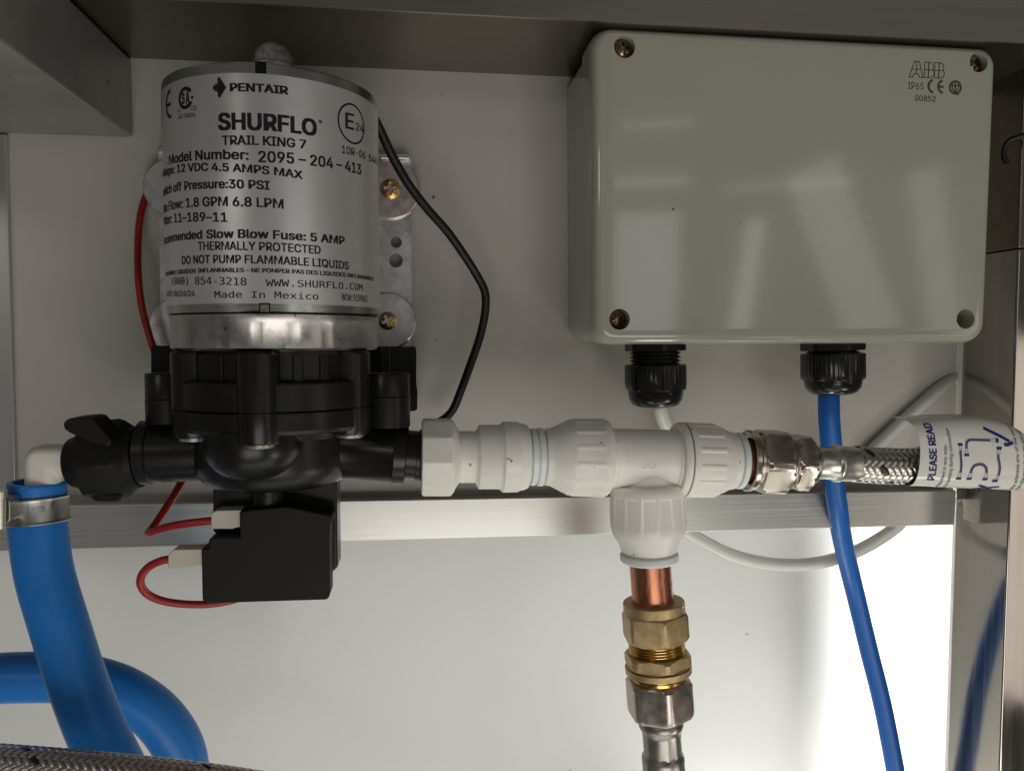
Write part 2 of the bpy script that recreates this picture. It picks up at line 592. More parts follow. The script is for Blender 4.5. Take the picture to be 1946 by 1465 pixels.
def screw_head(bm, c, r, dome=0.35, star=True, nrm=Vector((0, -1, 0)), spin=0.3, mi=0):
    u, v, w = frame(nrm) if abs(nrm.y) < 0.9 else (Vector((0, -1, 0)), Vector((1, 0, 0)), Vector((0, 0, 1)))
    NR, NS = 12, 72
    rings = []
    for i in range(NR + 1):
        q = i / NR
        ring = []
        for k in range(NS):
            th = 2 * PI * k / NS
            x, y = q * math.cos(th - spin), q * math.sin(th - spin)
            h = dome * (1 - q * q) + 0.12
            if star:
                wv = 0.21 - 0.12 * q
                if (abs(x) < wv or abs(y) < wv) and q < 0.62:
                    h -= 0.5
                elif q < 0.7 and min(abs(x - y), abs(x + y)) < 0.05 and q > 0.15:
                    h -= 0.10
            ring.append(bm.verts.new(c + (v * math.cos(th) + w * math.sin(th)) * (r * max(q, 1e-3)) + u * (h * r)))
        rings.append(ring)
    rings.append([bm.verts.new(vv.co - u * (vv.co - c).dot(u) - u * r * 1.4) for vv in rings[-1]])
    rings_to_faces(bm, rings, True, mi)
    bm.faces.new(rings[0]).material_index = mi


def braid(bm, pts, r, n=12, pitch=0.04, width=None, amp=0.0003, dark=(), n_path=60, dmi=1):
    """over-and-under woven wire sleeve round a path, every strand a flat ribbon"""
    path = spline(pts, max(2, n_path // (len(pts) - 1)))
    fr = frames(path)
    ln = [0.0]
    for a, b in zip(path, path[1:]):
        ln.append(ln[-1] + (b - a).length)
    tot = ln[-1]
    width = width or 2 * PI * r / n * 0.68
    steps = int(tot / (pitch / n) * 5) + 1

    def at(s):
        i = 0
        lo, hi = 0, len(ln) - 2
        while lo < hi:
            m = (lo + hi + 1) // 2
            if ln[m] <= s:
                lo = m
            else:
                hi = m - 1
        i = lo
        t = (s - ln[i]) / max(1e-9, ln[i + 1] - ln[i])
        c = path[i].lerp(path[i + 1], t)
        return c, fr[i][0].lerp(fr[i + 1][0], t).normalized(), fr[i][1].lerp(fr[i + 1][1], t).normalized(), fr[i][2].lerp(fr[i + 1][2], t).normalized()
    om = 2 * PI / pitch
    frs = [at(tot * k / steps) for k in range(steps + 1)]
    for sgn in (1, -1):
        for k in range(n):
            rows = []
            for st in range(steps + 1):
                s = tot * st / steps
                c, t, v, w = frs[st]
                ph = 2 * PI * k / n + sgn * om * s
                m = 2 * om * s * n / (2 * PI)
                if sgn > 0:
                    off = amp * math.cos(PI / 2 * (m - 0.5 + 2 * k))
                else:
                    off = -amp * math.cos(PI / 2 * (-m - 0.5 + 2 * k))
                er = v * math.cos(ph) + w * math.sin(ph)
                et = -v * math.sin(ph) + w * math.cos(ph)
                tan = (t + et * (sgn * om * r)).normalized()
                side = er.cross(tan)
                base = c + er * (r + off)
                row = []
                for q, hgt in ((-1, -0.42), (-0.55, -0.06), (0, 0.06), (0.55, -0.06), (1, -0.42)):
                    row.append(bm.verts.new(base + side * (q * width / 2) + er * (hgt * width * 0.5)))
                rows.append(row)
            mi = dmi if (sgn, k) in dark else 0
            rings_to_faces(bm, rows, False, mi)


# ================================================================== the setting
zs = P(670, 129, 0).z                                   # height of the shelf's underside
Xs = P(1816, 930, 0).x                                  # left face of the steel upright
bm = bmesh.new()
rail_top = P(960, 948, 0).z
boxw(bm, (-0.42, 0.0, rail_top - 0.006), (Xs - 0.0012, 0.003, zs + 0.05))
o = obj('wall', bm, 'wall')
o['kind'] = 'structure'
bm = bmesh.new()
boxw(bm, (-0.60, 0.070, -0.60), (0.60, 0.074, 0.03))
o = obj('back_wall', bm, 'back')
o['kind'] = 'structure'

# steel shelf over everything
df = 69.0
for k in range(40):
    df += (zs - P(1500, 59.5, df).z) * -1500
shelf = thing('steel_shelf', 'dark stainless steel shelf overhead with folded front edge above pump and box', 'shelf', (0.0, -0.03, zs))
bm = bmesh.new()
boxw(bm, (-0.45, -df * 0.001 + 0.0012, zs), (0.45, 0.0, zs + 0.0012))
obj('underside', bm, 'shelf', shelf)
bm = bmesh.new()
boxw(bm, (-0.45, -df * 0.001, zs), (0.45, -df * 0.001 + 0.0012, zs + 0.055))
obj('front_edge', bm, 'fascia', shelf)

# welded tube running forward at the top left
pb = P(254, 263, 0)
bm = bmesh.new()
boxw(bm, (pb.x - 0.12, -0.24, pb.z), (pb.x, -0.0003, zs - 0.0003))
o = obj('square_tube', bm, 'beam', bevel=0.0016, seg=3)
tag(o, 'grey welded square steel tube running forward beneath the shelf beside the pump', 'steel tube')

# aluminium upright at the left edge
bm = bmesh.new()
slab(bm, [(-160, 255), (11, 255), (31, 1000), (-160, 1000)], 2.5, 0.2)
o = obj('upright_strip', bm, 'alupost', bevel=0.0003)
tag(o, 'scuffed aluminium upright strip on the panel under the square tube', 'strip')

# rail along the bottom of the panel
bm = bmesh.new()
slab(bm, [(-260, 967), (1817, 932), (1814, 997), (-260, 1054)], 9, -3)
o = obj('aluminium_rail', bm, 'alu', bevel=0.0004)
tag(o, 'horizontal brushed aluminium rail along the bottom of the white panel', 'rail')

# steel upright on the right: its side faces the pump, its front faces us
post = thing('steel_upright', 'polished steel upright closing the right end of the panel and rail', 'upright', (Xs + 0.03, -0.018, -0.2))
zj = P(1930, 472, 36).z
bm = bmesh.new()
boxw(bm, (Xs, -0.036, -0.62), (Xs + 0.05, 0.0, zj - 0.0002))
obj('post_section', bm, 'steel', post, bevel=0.0009, seg=3)
bm = bmesh.new()
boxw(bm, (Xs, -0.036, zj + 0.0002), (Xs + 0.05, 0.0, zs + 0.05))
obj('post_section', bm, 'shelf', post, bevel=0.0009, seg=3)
bm = bmesh.new()
boxw(bm, (0.2950, 0.0002, -0.62), (0.2960, 0.030, rail_top))
obj('hidden_light_baffle', bm, 'steel', post)  # unseen plate added to cut the strip lamp's light to an edge
bm = bmesh.new()
boxw(bm, (Xs - 0.0012, -0.0022, rail_top + 0.002), (Xs, 0.0, zs))
obj('sealing_strip', bm, 'white', post)

bm = bmesh.new()
tube(bm, [P(1975, 250, 44), P(1945, 258, 42), P(1918, 268, 39), P(1908, 285, 37.5), P(1908, 300, 37.5), P(1914, 311, 38)], 0.0012, 14)
o = obj('hanging_hook', bm, 'blackwire')
tag(o, 'small black wire loop hooked on the steel upright beside the enclosure', 'hook')

# ================================================================== water pump
mid = 400
ra, rb = ray(311.5, mid), ray(719.5, mid)
a1, a2 = math.atan2(ra.x, ra.y), math.atan2(rb.x, rb.y)
ac, ah = (a1 + a2) / 2, (a2 - a1) / 2
dist = 0.280 / math.cos(ac)
AX = Vector((dist * math.sin(ac), CAM.y + 0.280, 0))
RM = dist * math.sin(ah)
TC = -ac


def cyl(px, py, r=None):
    """(angle, height) on the motor's curved face seen at a pixel"""
    r = r or RM
    q = ray(px, py)
    ox, oy = CAM.x - AX.x, CAM.y - AX.y
    a = q.x * q.x + q.y * q.y
    b = ox * q.x + oy * q.y
    c = ox * ox + oy * oy - r * r
    dd = max(0.0, b * b - a * c)
    t = (-b - math.sqrt(dd)) / a
    p = CAM + q * t
    return math.atan2(p.x - AX.x, -(p.y - AX.y)), p.z


def oncyl(th, z, r=None, e=0.00016):
    r = (r or RM) + e
    return Vector((AX.x + r * math.sin(th), AX.y - r * math.cos(th), z))


def pxcyl(px, py):
    return oncyl(*cyl(px, py))


def zl(py, px=500, r=None):
    return cyl(px, py, r)[1]


pump = thing('water_pump', 'silver and black electric water pump with red wires, mounted on a zinc bracket', 'pump', (AX.x, -0.03, zl(668)))


def vl(bm, prof, seg=96, c=None, mi=0, caps=True):
    """lathe about the motor's axis, heights given outright"""
    c = c or AX
    A, B = Vector((c.x, c.y, 0)), Vector((c.x, c.y, 1))
    lathe(bm, A, B, prof, seg, caps, mi)


z_rim, z_lt, z_lb, z_seam, z_ring = zl(117), zl(141), zl(577), zl(593), zl(667)
bm = bmesh.new()
vl(bm, [(z_seam, RM), (z_rim - 0.0012, RM), (z_rim - 0.0004, RM - 0.0003), (z_rim, RM - 0.0012), (z_rim - 0.0003, RM - 0.0030), (z_rim + 0.003, RM - 0.012), (z_rim + 0.004, 0.0001)])
can = obj('motor_can', bm, 'can', pump, smooth=30)
# bearing boss on top
zt = P(518, 83, 80).z
br = 38 * mpp(P(518, 100, 80))
bm = bmesh.new()
vl(bm, [(z_rim, br * 1.25), (zt - br * 1.25, br * 1.2), (zt - br * 1.1, br * 1.02)] + [(zt - br * (1 - math.sin(R_(a))), br * math.cos(R_(a))) for a in range(0, 90, 10)] + [(zt, 0.0001)], 48)
obj('bearing_cap', bm, 'can', can)
# slot cut in the rim, tab at the foot
bm = bmesh.new()
for (x0, y0, x1, y1) in ((485, 117.5, 506, 140),):
    q = [pxcyl(x0 + (x1 - x0) * i / 4, y0) for i in range(5)] + [pxcyl(x1 - (x1 - x0) * i / 4, y1) for i in range(5)]
    bm.faces.new([bm.verts.new(p) for p in q])
obj('rim_slot', bm, 'dark', can, weld=False)
bm = bmesh.new()
stroke(bm, [(330, 596.5), (420, 595), (493, 592), (494, 577), (512, 577), (512.5, 593), (600, 595), (719, 598)], 2.2, pxcyl, 0)
obj('seam', bm, 'dark', can, weld=False)

# the printed label
bm = bmesh.new()
E0 = 0.0001
A, B = Vector((AX.x, AX.y, 0)), Vector((AX.x, AX.y, 1))
lathe(bm, A, B, [(z_lb, RM + 0.00002), (z_lb, RM + E0), (z_lt, RM + E0), (z_lt, RM + 0.00002)], 128, caps=False)


def line(s, xl, xr, yb, yt, yr, bold=0.02, prefix=None, space=1.0):
    """one printed line: ink from pixel xl to xr, baseline yb and cap line yt at its left end, baseline yr at its right"""
    z0, z1 = zl(yb, xl + 2), zl(yt, xl + 2)
    t0, t1 = cyl(xl, yb)[0], cyl(xr, yr)[0]
    sl_ = (zl(yr, xr - 2) - z0) / (t1 - t0)
    text(bm, s, t0, t1, z0, z1, oncyl, bold, 1, space, 0.04, sl_)
    if prefix:
        vs_ = glyphs(s, bold, space)[0]
        pv = glyphs(prefix, bold, space)[0]
        sc = (t1 - t0) / (max(v[0] for v in vs_) - min(v[0] for v in vs_))
        pw = (max(v[0] for v in pv) - min(v[0] for v in pv)) * sc
        gap = 0.26 * sc
        text(bm, prefix, t0 - gap - pw, t0 - gap, z0 - sl_ * (gap + pw), z1 - sl_ * (gap + pw), oncyl, bold, 1, space, 0.04, sl_)


line('PENTAIR', 437, 548, 174.7, 158.7, 180.9, 0.040)
line('SHURFLO', 415, 602, 248.7, 215.7, 259.8, 0.036)
line('TRAIL KING 7', 422, 582, 276.5, 258.5, 284, 0.026)
line('Model Number:', 322, 473, 313.3, 295, 304.7, 0.026)
line('2095 \u2013 204 \u2013 413', 491, 686, 309, 287.5, 332.5, 0.024)
line('12 VDC 4.5 AMPS MAX', 337, 575, 328.5, 313, 341, 0.028, 'Voltage:')
line('Pressure:30 PSI', 351, 513, 361.9, 345, 361.7, 0.030, 'Switch off')
line('1.8 GPM 6.8 LPM', 354, 539, 394.9, 377, 397.2, 0.026, 'Max Flow:')
line('11\u2013189\u201311', 331.6, 432.7, 423.5, 406, 422.5, 0.022, 'Motor:')
line('Slow Blow Fuse: 5 AMP', 392.6, 654.7, 453.6, 437, 465.6, 0.030, 'Recommended')
line('THERMALLY PROTECTED', 376.6, 609.3, 476.3, 460, 483.5, 0.022)
line('DO NOT PUMP FLAMMABLE LIQUIDS', 346.4, 662.4, 502.6, 487, 512.8, 0.024)
line('INFLAMMABLES \u2013 NE POMPER PAS DES LIQUIDES INFLAMMABLES', 376.6, 709, 518.6, 510.5, 533.8, 0.035, 'NO BOMBEE LIQUIDOS')
FACE[0] = 'mono'
line('(800) 854-3218', 328, 469, 541.3, 527.5, 542.7, 0.006)
line('WWW.SHURFLO.COM', 505, 688.6, 544, 531, 552.3, 0.006)
line('Made In Mexico', 408, 605, 566.2, 553.5, 569.8, 0.006)
FACE[0] = 'sans'
line('DATE: 06/24/24', 318, 371, 563.5, 553, 563.5, 0.012)
line('WO#: 9159863', 648.5, 697, 571, 558.5, 574, 0.012)
line('10R-06', 649.5, 693.5, 292, 277.5, 302, 0.012)
line('5441', 700, 717, 308, 295, 312, 0.012)
line('E', 656, 672.5, 245, 214.5, 247.5, 0.014)
line('24', 676, 690, 249, 234.5, 251.8, 0.012)
line('C', 339, 344, 215, 208, 214, 0.0)
line('US', 364, 374, 211, 202, 210, 0.0)
line('LLC 160576', 340.5, 371.5, 226, 218, 223, 0.012)
line('\u00ae', 605.5, 611.5, 236, 228.5, 237, 0.012)
# ring round the approval mark
tc_, zc_ = cyl(669.5, 236)
rz = abs(zl(199, 669) - zl(274, 669)) / 2


def ringth(cx_, cz_, rr, w, a0=0, a1=360):
    n = 48
    stroke(bm, [(cx_ * RM + rr * math.cos(R_(a0 + (a1 - a0) * i / n)), cz_ + rr * math.sin(R_(a0 + (a1 - a0) * i / n))) for i in range(n + 1)], w, lambda x, y: oncyl(x / RM, y), 1, False, 1)


ringth(tc_, zc_, rz * 0.97, rz * 0.10)
# certification mark: open ring with two letters inside
t0, zc = cyl(353, 187)
rz2 = abs(zl(166, 353) - zl(208, 353)) / 2
ringth(t0, zc, rz2 * 0.86, rz2 * 0.34, 35, 330)
text(bm, 'S', t0 - 0.050, t0 - 0.010, zc - rz2 * 0.5, zc + rz2 * 0.5, oncyl, 0.04, 1, 1.0, 0.02)
text(bm, 'A', t0 + 0.004, t0 + 0.050, zc - rz2 * 0.62, zc + rz2 * 0.62, oncyl, 0.04, 1, 1.0, 0.02)
t1, z1 = cyl(366, 186)
ringth(t1, z1, 0.00028, 0.00045)
# CE at the far left of the label
tE, zE = cyl(324.5, 198)
hz = abs(zl(171, 325) - zl(226, 325)) / 2
ringth(tE + 0.02, zE, hz * 0.92, hz * 0.24, 95, 265)
stroke(bm, [((tE + 0.0) * RM - hz * 0.7, zE), ((tE + 0.0) * RM + hz * 0.05, zE)], hz * 0.24, lambda x, y: oncyl(x / RM, y), 1, False, 1)
ringth(tE - 0.30, zE - 0.0003, hz * 0.92, hz * 0.24, 95, 265)
# diamond emblem: a dark rhombus breaking up into little lozenges on its left
tD, zD = cyl(418, 167)
hD = abs(zl(148, 418) - zl(185, 418)) / 2
lo = lambda x, y: oncyl(tD + x * hD / RM, zD + y * hD)


def loz(cx_, cy_, a, b):
    fill(bm, [(cx_ - a, cy_), (cx_, cy_ + b), (cx_ + a, cy_), (cx_, cy_ - b)], lo)


q = 0.27
for i in range(-2, 4):
    for j in range(-3, 4):
        pass
cells = [(0, 3), (0.5, 2), (1, 1), (1.5, 0), (1, -1), (0.5, -2), (0, -3), (0, 2), (0, -2), (0.5, 1), (0.5, -1), (1, 0), (0, 1), (0, -1), (0.5, 0),
         (-0.5, 0.95), (-0.5, -0.95), (-1.0, 0), (-0.55, 0), (-1.05, 1.0), (-1.05, -1.0), (-1.65, 0.35), (-1.65, -0.35)]
for (cx_, cy_) in cells[:14]:
    loz(-0.05 + cx_ * 0.36, cy_ * 0.26, 0.235, 0.36)
for (cx_, cy_) in cells[14:]:
    loz(-0.05 + cx_ * 0.36, cy_ * 0.26, 0.15, 0.22)
obj('label_sticker', bm, ['label', 'ink'], can, weld=False)

# cast gear housing between can and pump head
bm = bmesh.new()


def castmod(th, r):
    k = (th / (2 * PI) * 20) % 1.0
    return r - 0.00035 * (1 if k < 0.12 else 0)


RG = RM - 0.0006
vl(bm, [(z_seam - 0.0001, RG - 0.0012), (z_seam - 0.0006, RG), (z_seam - 0.0028, RG), (z_seam - 0.0034, RG - 0.0004, castmod), (z_ring + 0.0008, RG - 0.0002, castmod), (z_ring, RG - 0.0014)], 160)
obj('gear_housing', bm, 'cast', pump, smooth=50)

# black pump head: bosses and clam-shell flange
zf, zsm, ze = zl(729), zl(785), zl(832)
RH = RM - 0.0008


def lobed(base, amp, width, angs):
    def f(th, r):
        best = 0.0
        for a in angs:
            dth = abs((th - a + PI) % (2 * PI) - PI)
            best = max(best, max(0.0, 1 - (dth / width) ** 6))
        return base + amp * best
    return f


# lathe angle of a bearing seen from the camera side: frame v is -Y, w = Z x -Y = +X
BA = [TC + R_(a) for a in (-11, -65, 52, 125, -130)]
zb = zl(846, 489)
bm = bmesh.new()
vl(bm, [(z_ring + 0.0006, RH - 0.004), (z_ring - 0.0002, RH - 0.0042), (z_ring - 0.0012, RH - 0.0032), (zf + 0.0008, RH - 0.0032), (zf + 0.0004, RH - 0.0026), (zf, RH - 0.0005), (zf - 0.0006, RH), (zsm + 0.0002, RH), (zsm, RH - 0.0005), (zsm, 0.001)], 128)
head = obj('pump_head', bm, 'black', pump, smooth=28)
bm = bmesh.new()
vl(bm, [(zsm - 0.0002, RH - 0.002), (zsm - 0.0002, RH - 0.0006), (zsm - 0.0006, RH - 0.0002), (ze + 0.0016, RH - 0.0002), (ze + 0.0004, RH - 0.001), (ze, RH - 0.0025), (ze - 0.0006, RH - 0.008), (ze - 0.0030, RH - 0.0100), (ze - 0.0030, 0.0001)], 128)
obj('valve_housing', bm, 'black', pump, smooth=28)
rcol = 41 * mpp(P(489, 760, 112))
for k, ang in enumerate(BA[:3]):
    rr = RH - rcol + (0.0030 if k == 0 else 0.0016)
    c = Vector((AX.x + rr * math.sin(ang), AX.y - rr * math.cos(ang), 0))
    zlow = zb if k == 0 else zb + 0.0008
    bm = bmesh.new()
    vl(bm, [(z_ring - 0.0002, rcol * 0.8), (z_ring - 0.0003, rcol - 0.0006), (z_ring - 0.0010, rcol), (zsm + 0.00015, rcol), (zsm, rcol - 0.0003), (zsm - 0.00015, rcol), (zlow + 0.001, rcol * 0.985), (zlow, rcol * 0.92), (zlow, 0.0001)], 48, c)
    obj('screw_boss', bm, 'black', pump, smooth=28)
    bm = bmesh.new()
    lathe(bm, c + Vector((0, 0, zlow + 0.001)), c + Vector((0, 0, zlow - 0.0014)), [(0, rcol * 0.74), (0.7, rcol * 0.74), (0.95, rcol * 0.66), (1.0, rcol * 0.5)], 32)
    obj('case_screw', bm, 'screws', pump)
# moulded ribs in the recesses between the bosses
for px in (400, 571, 628):
    a_ = cyl(px, 700)[0]
    er, et = Vector((math.sin(a_), -math.cos(a_), 0)), Vector((math.cos(a_), math.sin(a_), 0))
    bm = bmesh.new()
    o_ = Vector((AX.x, AX.y, zf - 0.0002)) + er * (RH - 0.006)
    hw = 0.0017
    prism(bm, [o_ - et * hw, o_ + et * hw, o_ + et * hw + er * 0.0036, o_ - et * hw + er * 0.0036], Vector((0, 0, z_ring - zf - 0.0012)))
    obj('moulded_rib', bm, 'black', head, bevel=0.0007, seg=3)
# side ears
s0 = mpp(P(516, 760, 80))
for (px, rr, dd, yt, ys, yb) in ((318, 39, 84, 709, 757, 803), (737, 41.5, 86, 709, 752, 810)):
    bm = bmesh.new()
    c = P(px, 750, dd)
    c = Vector((c.x, c.y, 0))
    s = mpp(P(px, 750, dd))
    zz = [P(px, y, dd).z for y in (yt, ys, yb)]
    vl(bm, [(zz[0] - 0.004, rr * s * 0.55), (zz[0] - 0.0035, rr * s * 0.82), (zz[0] - 0.0002, rr * s * 0.86), (zz[0], rr * s * 0.97), (zz[0] - 0.0004, rr * s), (zz[1] + 0.0001, rr * s), (zz[1], rr * s * 0.97), (zz[1] - 0.0003, rr * s * 1.02), (zz[2], rr * s * 1.0)], 48, c)
    obj('screw_boss', bm, 'black', pump, smooth=30)
# lower body, bowl and ports
bm = bmesh.new()
cb = P(524, 880, 76)
s = mpp(cb)
cb = Vector((cb.x, cb.y, 0))
zA, zB, zC = P(524, 800, 76).z, P(524, 870, 76).z, P(524, 914, 76).z
rb_ = 148 * s
vl(bm, [(zA, rb_), (zB, rb_), (zB + (zC - zB) * 0.45, rb_ * 0.97), (zB + (zC - zB) * 0.8, rb_ * 0.89), (zC, rb_ * 0.80), (zC, 0.0001)], 96, cb)
obj('lower_body', bm, 'black', pump, smooth=40)
bm = bmesh.new()
bc = P(489, 832, 92)
s = mpp(bc)
rings = []
for i in range(19):
    ph = R_(-90 + 90 * i / 18)
    ring = []
    for k in range(64):
        th = 2 * PI * k / 64
        ring.append(bm.verts.new(bc + Vector((100 * s * math.cos(ph) ** 0.8 * math.cos(th), 0.022 * math.cos(ph) ** 0.8 * math.sin(th), 80 * s * math.sin(ph)))))
    rings.append(ring)
rings.append([bm.verts.new(v.co + Vector((0, 0, 0.004))) for v in rings[-1]])
rings_to_faces(bm, rings)
bm.faces.new(rings[-1])
obj('valve_bowl', bm, 'black', pump, smooth=60)
bm = bmesh.new()
lpx(bm, (268, 860, 80), (400, 857, 80), [(252, 44), (266, 44), (268, 58), (270, 61), (290, 61), (293, 57), (400, 56)])
obj('inlet_port', bm, 'black', pump, smooth=40)
bm = bmesh.new()
lpx(bm, (660, 853, 80), (806, 866, 80), [(640, 56), (747, 56), (750, 58.5), (771, 57), (773, 46), (792, 46), (793, 49), (799, 49), (806, 47)])
slab(bm, [(700, 810), (776, 810), (776, 824), (700, 828)], 84, 66)
obj('outlet_port', bm, 'black', pump, smooth=40)

# black foot behind the head
bm = bmesh.new()
slab(bm, [(287, 657), (787, 659), (791, 664), (791, 742), (793, 744), (793, 778), (788, 781), (690, 790), (286, 790)], 34, 2)
obj('mounting_foot', bm, 'blackm', pump, bevel=0.0009)
bm = bmesh.new()
slab(bm, rect(722, 660, 742, 712), 46, 30)
obj('foot_rib', bm, 'black', pump, bevel=0.0006)

# pressure switch underneath
bm = bmesh.new()
slab(bm, [(404, 905), (640, 905), (642, 1078), (632, 1087), (500, 1087), (404, 1010)], 84, 72)
sw = obj('switch_bracket', bm, 'black', pump, bevel=0.0008)
bm = bmesh.new()
slab(bm, [(455, 972), (480, 968), (545, 962), (630, 979), (633, 986), (627, 1000), (627, 1132), (621, 1140), (392, 1147), (384, 1141), (382, 1042), (396, 1041), (396, 1026), (403, 1020), (455, 1020)], 94, 84)
switch = obj('pressure_switch', bm, 'blackm', pump, bevel=0.0012, seg=3)
bm = bmesh.new()
lpx(bm, (511, 915, 86), (511, 975, 86), [(915, 31), (975, 30)], 40, True)
obj('switch_stem', bm, 'black', pump)


def connector(pts, y0, y1, d):
    bm = bmesh.new()
    slab(bm, pts, d, d - 7)
    return obj('spade_connector', bm, 'conn', switch, bevel=0.0004)


connector([(401, 976), (411, 970), (459, 969), (459, 1001), (446, 1003), (442, 1005), (404, 1005), (401, 1002)], 0, 0, 91)
connector([(319, 1054), (330, 1044), (387, 1043), (387, 1074), (370, 1076), (366, 1078), (322, 1082), (319, 1078)], 0, 0, 92)
rw = 7.6 * mpp(P(300, 1000, 84))


def wire(pts, m, r, name='wire'):
    bm = bmesh.new()
    tube(bm, [P(*p) for p in pts], r, 16, 10)
    return obj(name, bm, m, pump)


wire([(410, 989, 88), (385, 991, 88), (345, 996, 87), (312, 1003, 85), (292, 1010, 82), (284, 1013, 79), (283, 1011, 76), (292, 1000, 73), (309, 975, 69), (328, 945, 65), (343, 918, 60), (352, 895, 55)], 'red', rw)
wire([(327, 1062, 88), (308, 1065, 88), (284, 1076, 87), (269, 1094, 86), (268, 1112, 84), (281, 1129, 81), (308, 1141, 78), (345, 1147, 76), (390, 1148, 74), (430, 1143, 72), (470, 1132, 70)], 'red', rw)
wire([(330, 335, 2.6), (300, 345, 2.6), (279, 370, 2.7), (266, 415, 6), (262, 470, 10), (263, 530, 18), (270, 585, 18), (283, 635, 18), (296, 675, 20)], 'red', rw * 1.05)
wire([(700, 205, 62), (722, 247, 58), (745, 296, 52), (776, 350, 45), (812, 397, 38), (850, 440, 32), (884, 488, 27), (910, 530, 24), (922, 558, 23), (922, 592, 22), (912, 640, 21), (895, 690, 20), (876, 742, 19), (862, 776, 18), (845, 795, 18), (815, 812, 18)], 'blackwire', 8.2 * mpp(P(850, 500, 30)))

# zinc bracket screwed to the panel with big washers
bm = bmesh.new()
pl = [(302, 292), (312, 280), (322, 277), (430, 278), (430, 1), (600, 1)]
xl_, xr_, yt_, yb_ = 305, 781, 280, 664
hol = [(753, 461, 10.5), (752.5, 495.5, 13)]
# plate with two real holes: strips round them
sx0 = 722
slab(bm, [(300, 279), (724, 292), (724, 668), (306, 668)], 7, 5)


def holed(x0, y0, x1, y1, cx_, cy_, r):
    N = 48
    outer, inner = [], []
    for i in range(N):
        th = 2 * PI * i / N + PI / 4
        dx, dy = math.cos(th), math.sin(th)
        sx = (x1 - cx_) / dx if dx > 1e-6 else ((x0 - cx_) / dx if dx < -1e-6 else 1e9)
        sy = (y1 - cy_) / dy if dy > 1e-6 else ((y0 - cy_) / dy if dy < -1e-6 else 1e9)
        k = min(sx, sy)
        outer.append((cx_ + dx * k, cy_ + dy * k))
        inner.append((cx_ + dx * r, cy_ + dy * r))
    vo = [[bm.verts.new(P(x, y, 7)) for x, y in outer], [bm.verts.new(P(x, y, 7)) for x, y in inner]]
    rb2 = [bm.verts.new(P(x, y, 7) + Vector((0, 0.002, 0))) for x, y in inner]
    rings_to_faces(bm, vo + [rb2])


slab(bm, [(724, 292), (776, 293), (782, 300), (782, 444), (724, 444)], 7, 5)
holed(724, 444, 782, 478, 753, 461, 10.5)
holed(724, 478, 782, 514, 752.5, 495.5, 13)
slab(bm, [(724, 514), (782, 514), (782, 668), (724, 668)], 7, 5)
bracket = obj('mounting_bracket', bm, 'zinc', pump, smooth=30)
for q_ in ([(722, 291), (773, 292), (779, 297), (779, 303), (722, 303)], [(298, 283), (305, 277), (330, 278), (330, 292), (298, 292)]):
    bm = bmesh.new()
    slab(bm, q_, 10, 7)
    obj('bent_lip', bm, 'zinc', bracket, bevel=0.0008)
for (x, y, r, mt, sc) in ((742, 361, 56, 'zincr', 18.5), (737, 610, 54, 'zinc', 17), (331, 357, 56, 'zinc', 0), (340, 620, 54, 'zinc', 0)):
    bm = bmesh.new()
    c = P(x, y, 8)
    s = mpp(c)
    A, B = Vector((c.x, -0.0071, c.z)), Vector((c.x, -0.0092, c.z))
    lathe(bm, A, B, [(0, r * s), (0.6, r * s), (0.85, r * s - 0.0002), (1, r * s - 0.0007), (1, r * s * 0.25)], 72)
    obj('washer', bm, mt, bracket, smooth=30)
    if sc:
        bm = bmesh.new()
        screw_head(bm, Vector((c.x, -0.0092, c.z)), sc * s, 0.25, True, spin=0.0 if y < 500 else 0.4)
        obj('screw', bm, 'screwb', bracket, smooth=30)

# ================================================================== inlet elbow and blue hoses
elbow = thing('hose_elbow', 'white barbed elbow with black wing nut joining the blue hose to the pump inlet', 'elbow fitting', P(75, 900, 80))
bm = bmesh.new()
slab(bm, [(150, 851), (66, 849), (52, 853), (43, 861), (38, 873), (37, 888), (38, 945), (104, 945), (104, 903), (150, 903)], 86.0, 74.0)
obj('elbow_barb', bm, 'whites', elbow, bevel=0.0042, seg=5)
bm = bmesh.new()
lpx(bm, (125, 880, 80), (265, 868, 80), [(134, 30), (134, 42), (138, 46), (150, 50), (168, 62), (171, 73, ('n', 8, 70)), (177, 77, ('n', 8, 70)), (236, 77, ('n', 8, 70)), (242, 72, ('n', 8, 69)), (255, 60), (266, 58)], 96)
nut = obj('swivel_nut', bm, 'blackm', elbow, smooth=25)
bm = bmesh.new()
slab(bm, [(119, 806), (123, 799), (132, 795), (166, 792), (176, 795), (186, 806), (212, 836), (206, 850), (170, 842), (160, 836), (132, 823), (122, 816)], 96, 84)
obj('wing', bm, 'blackm', nut, bevel=0.0018, seg=3)
bm = bmesh.new()
slab(bm, [(172, 938), (234, 938), (228, 951), (220, 954), (182, 954), (175, 949)], 86, 74)
obj('wing', bm, 'blackm', nut, bevel=0.001, seg=2)

bm = bmesh.new()
pts = [P(x, y, d) for x, y, d in ((71, 917, 80), (71, 960, 80), (73, 1010, 81), (86, 1095, 83), (115, 1193, 86), (146, 1290, 89), (180, 1380, 92), (214, 1450, 95), (245, 1510, 97))]
r = 50.0 * mpp(P(73, 960, 80))
path = spline(pts, 10)
tube(bm, pts, r, 40, 10, caps=False)
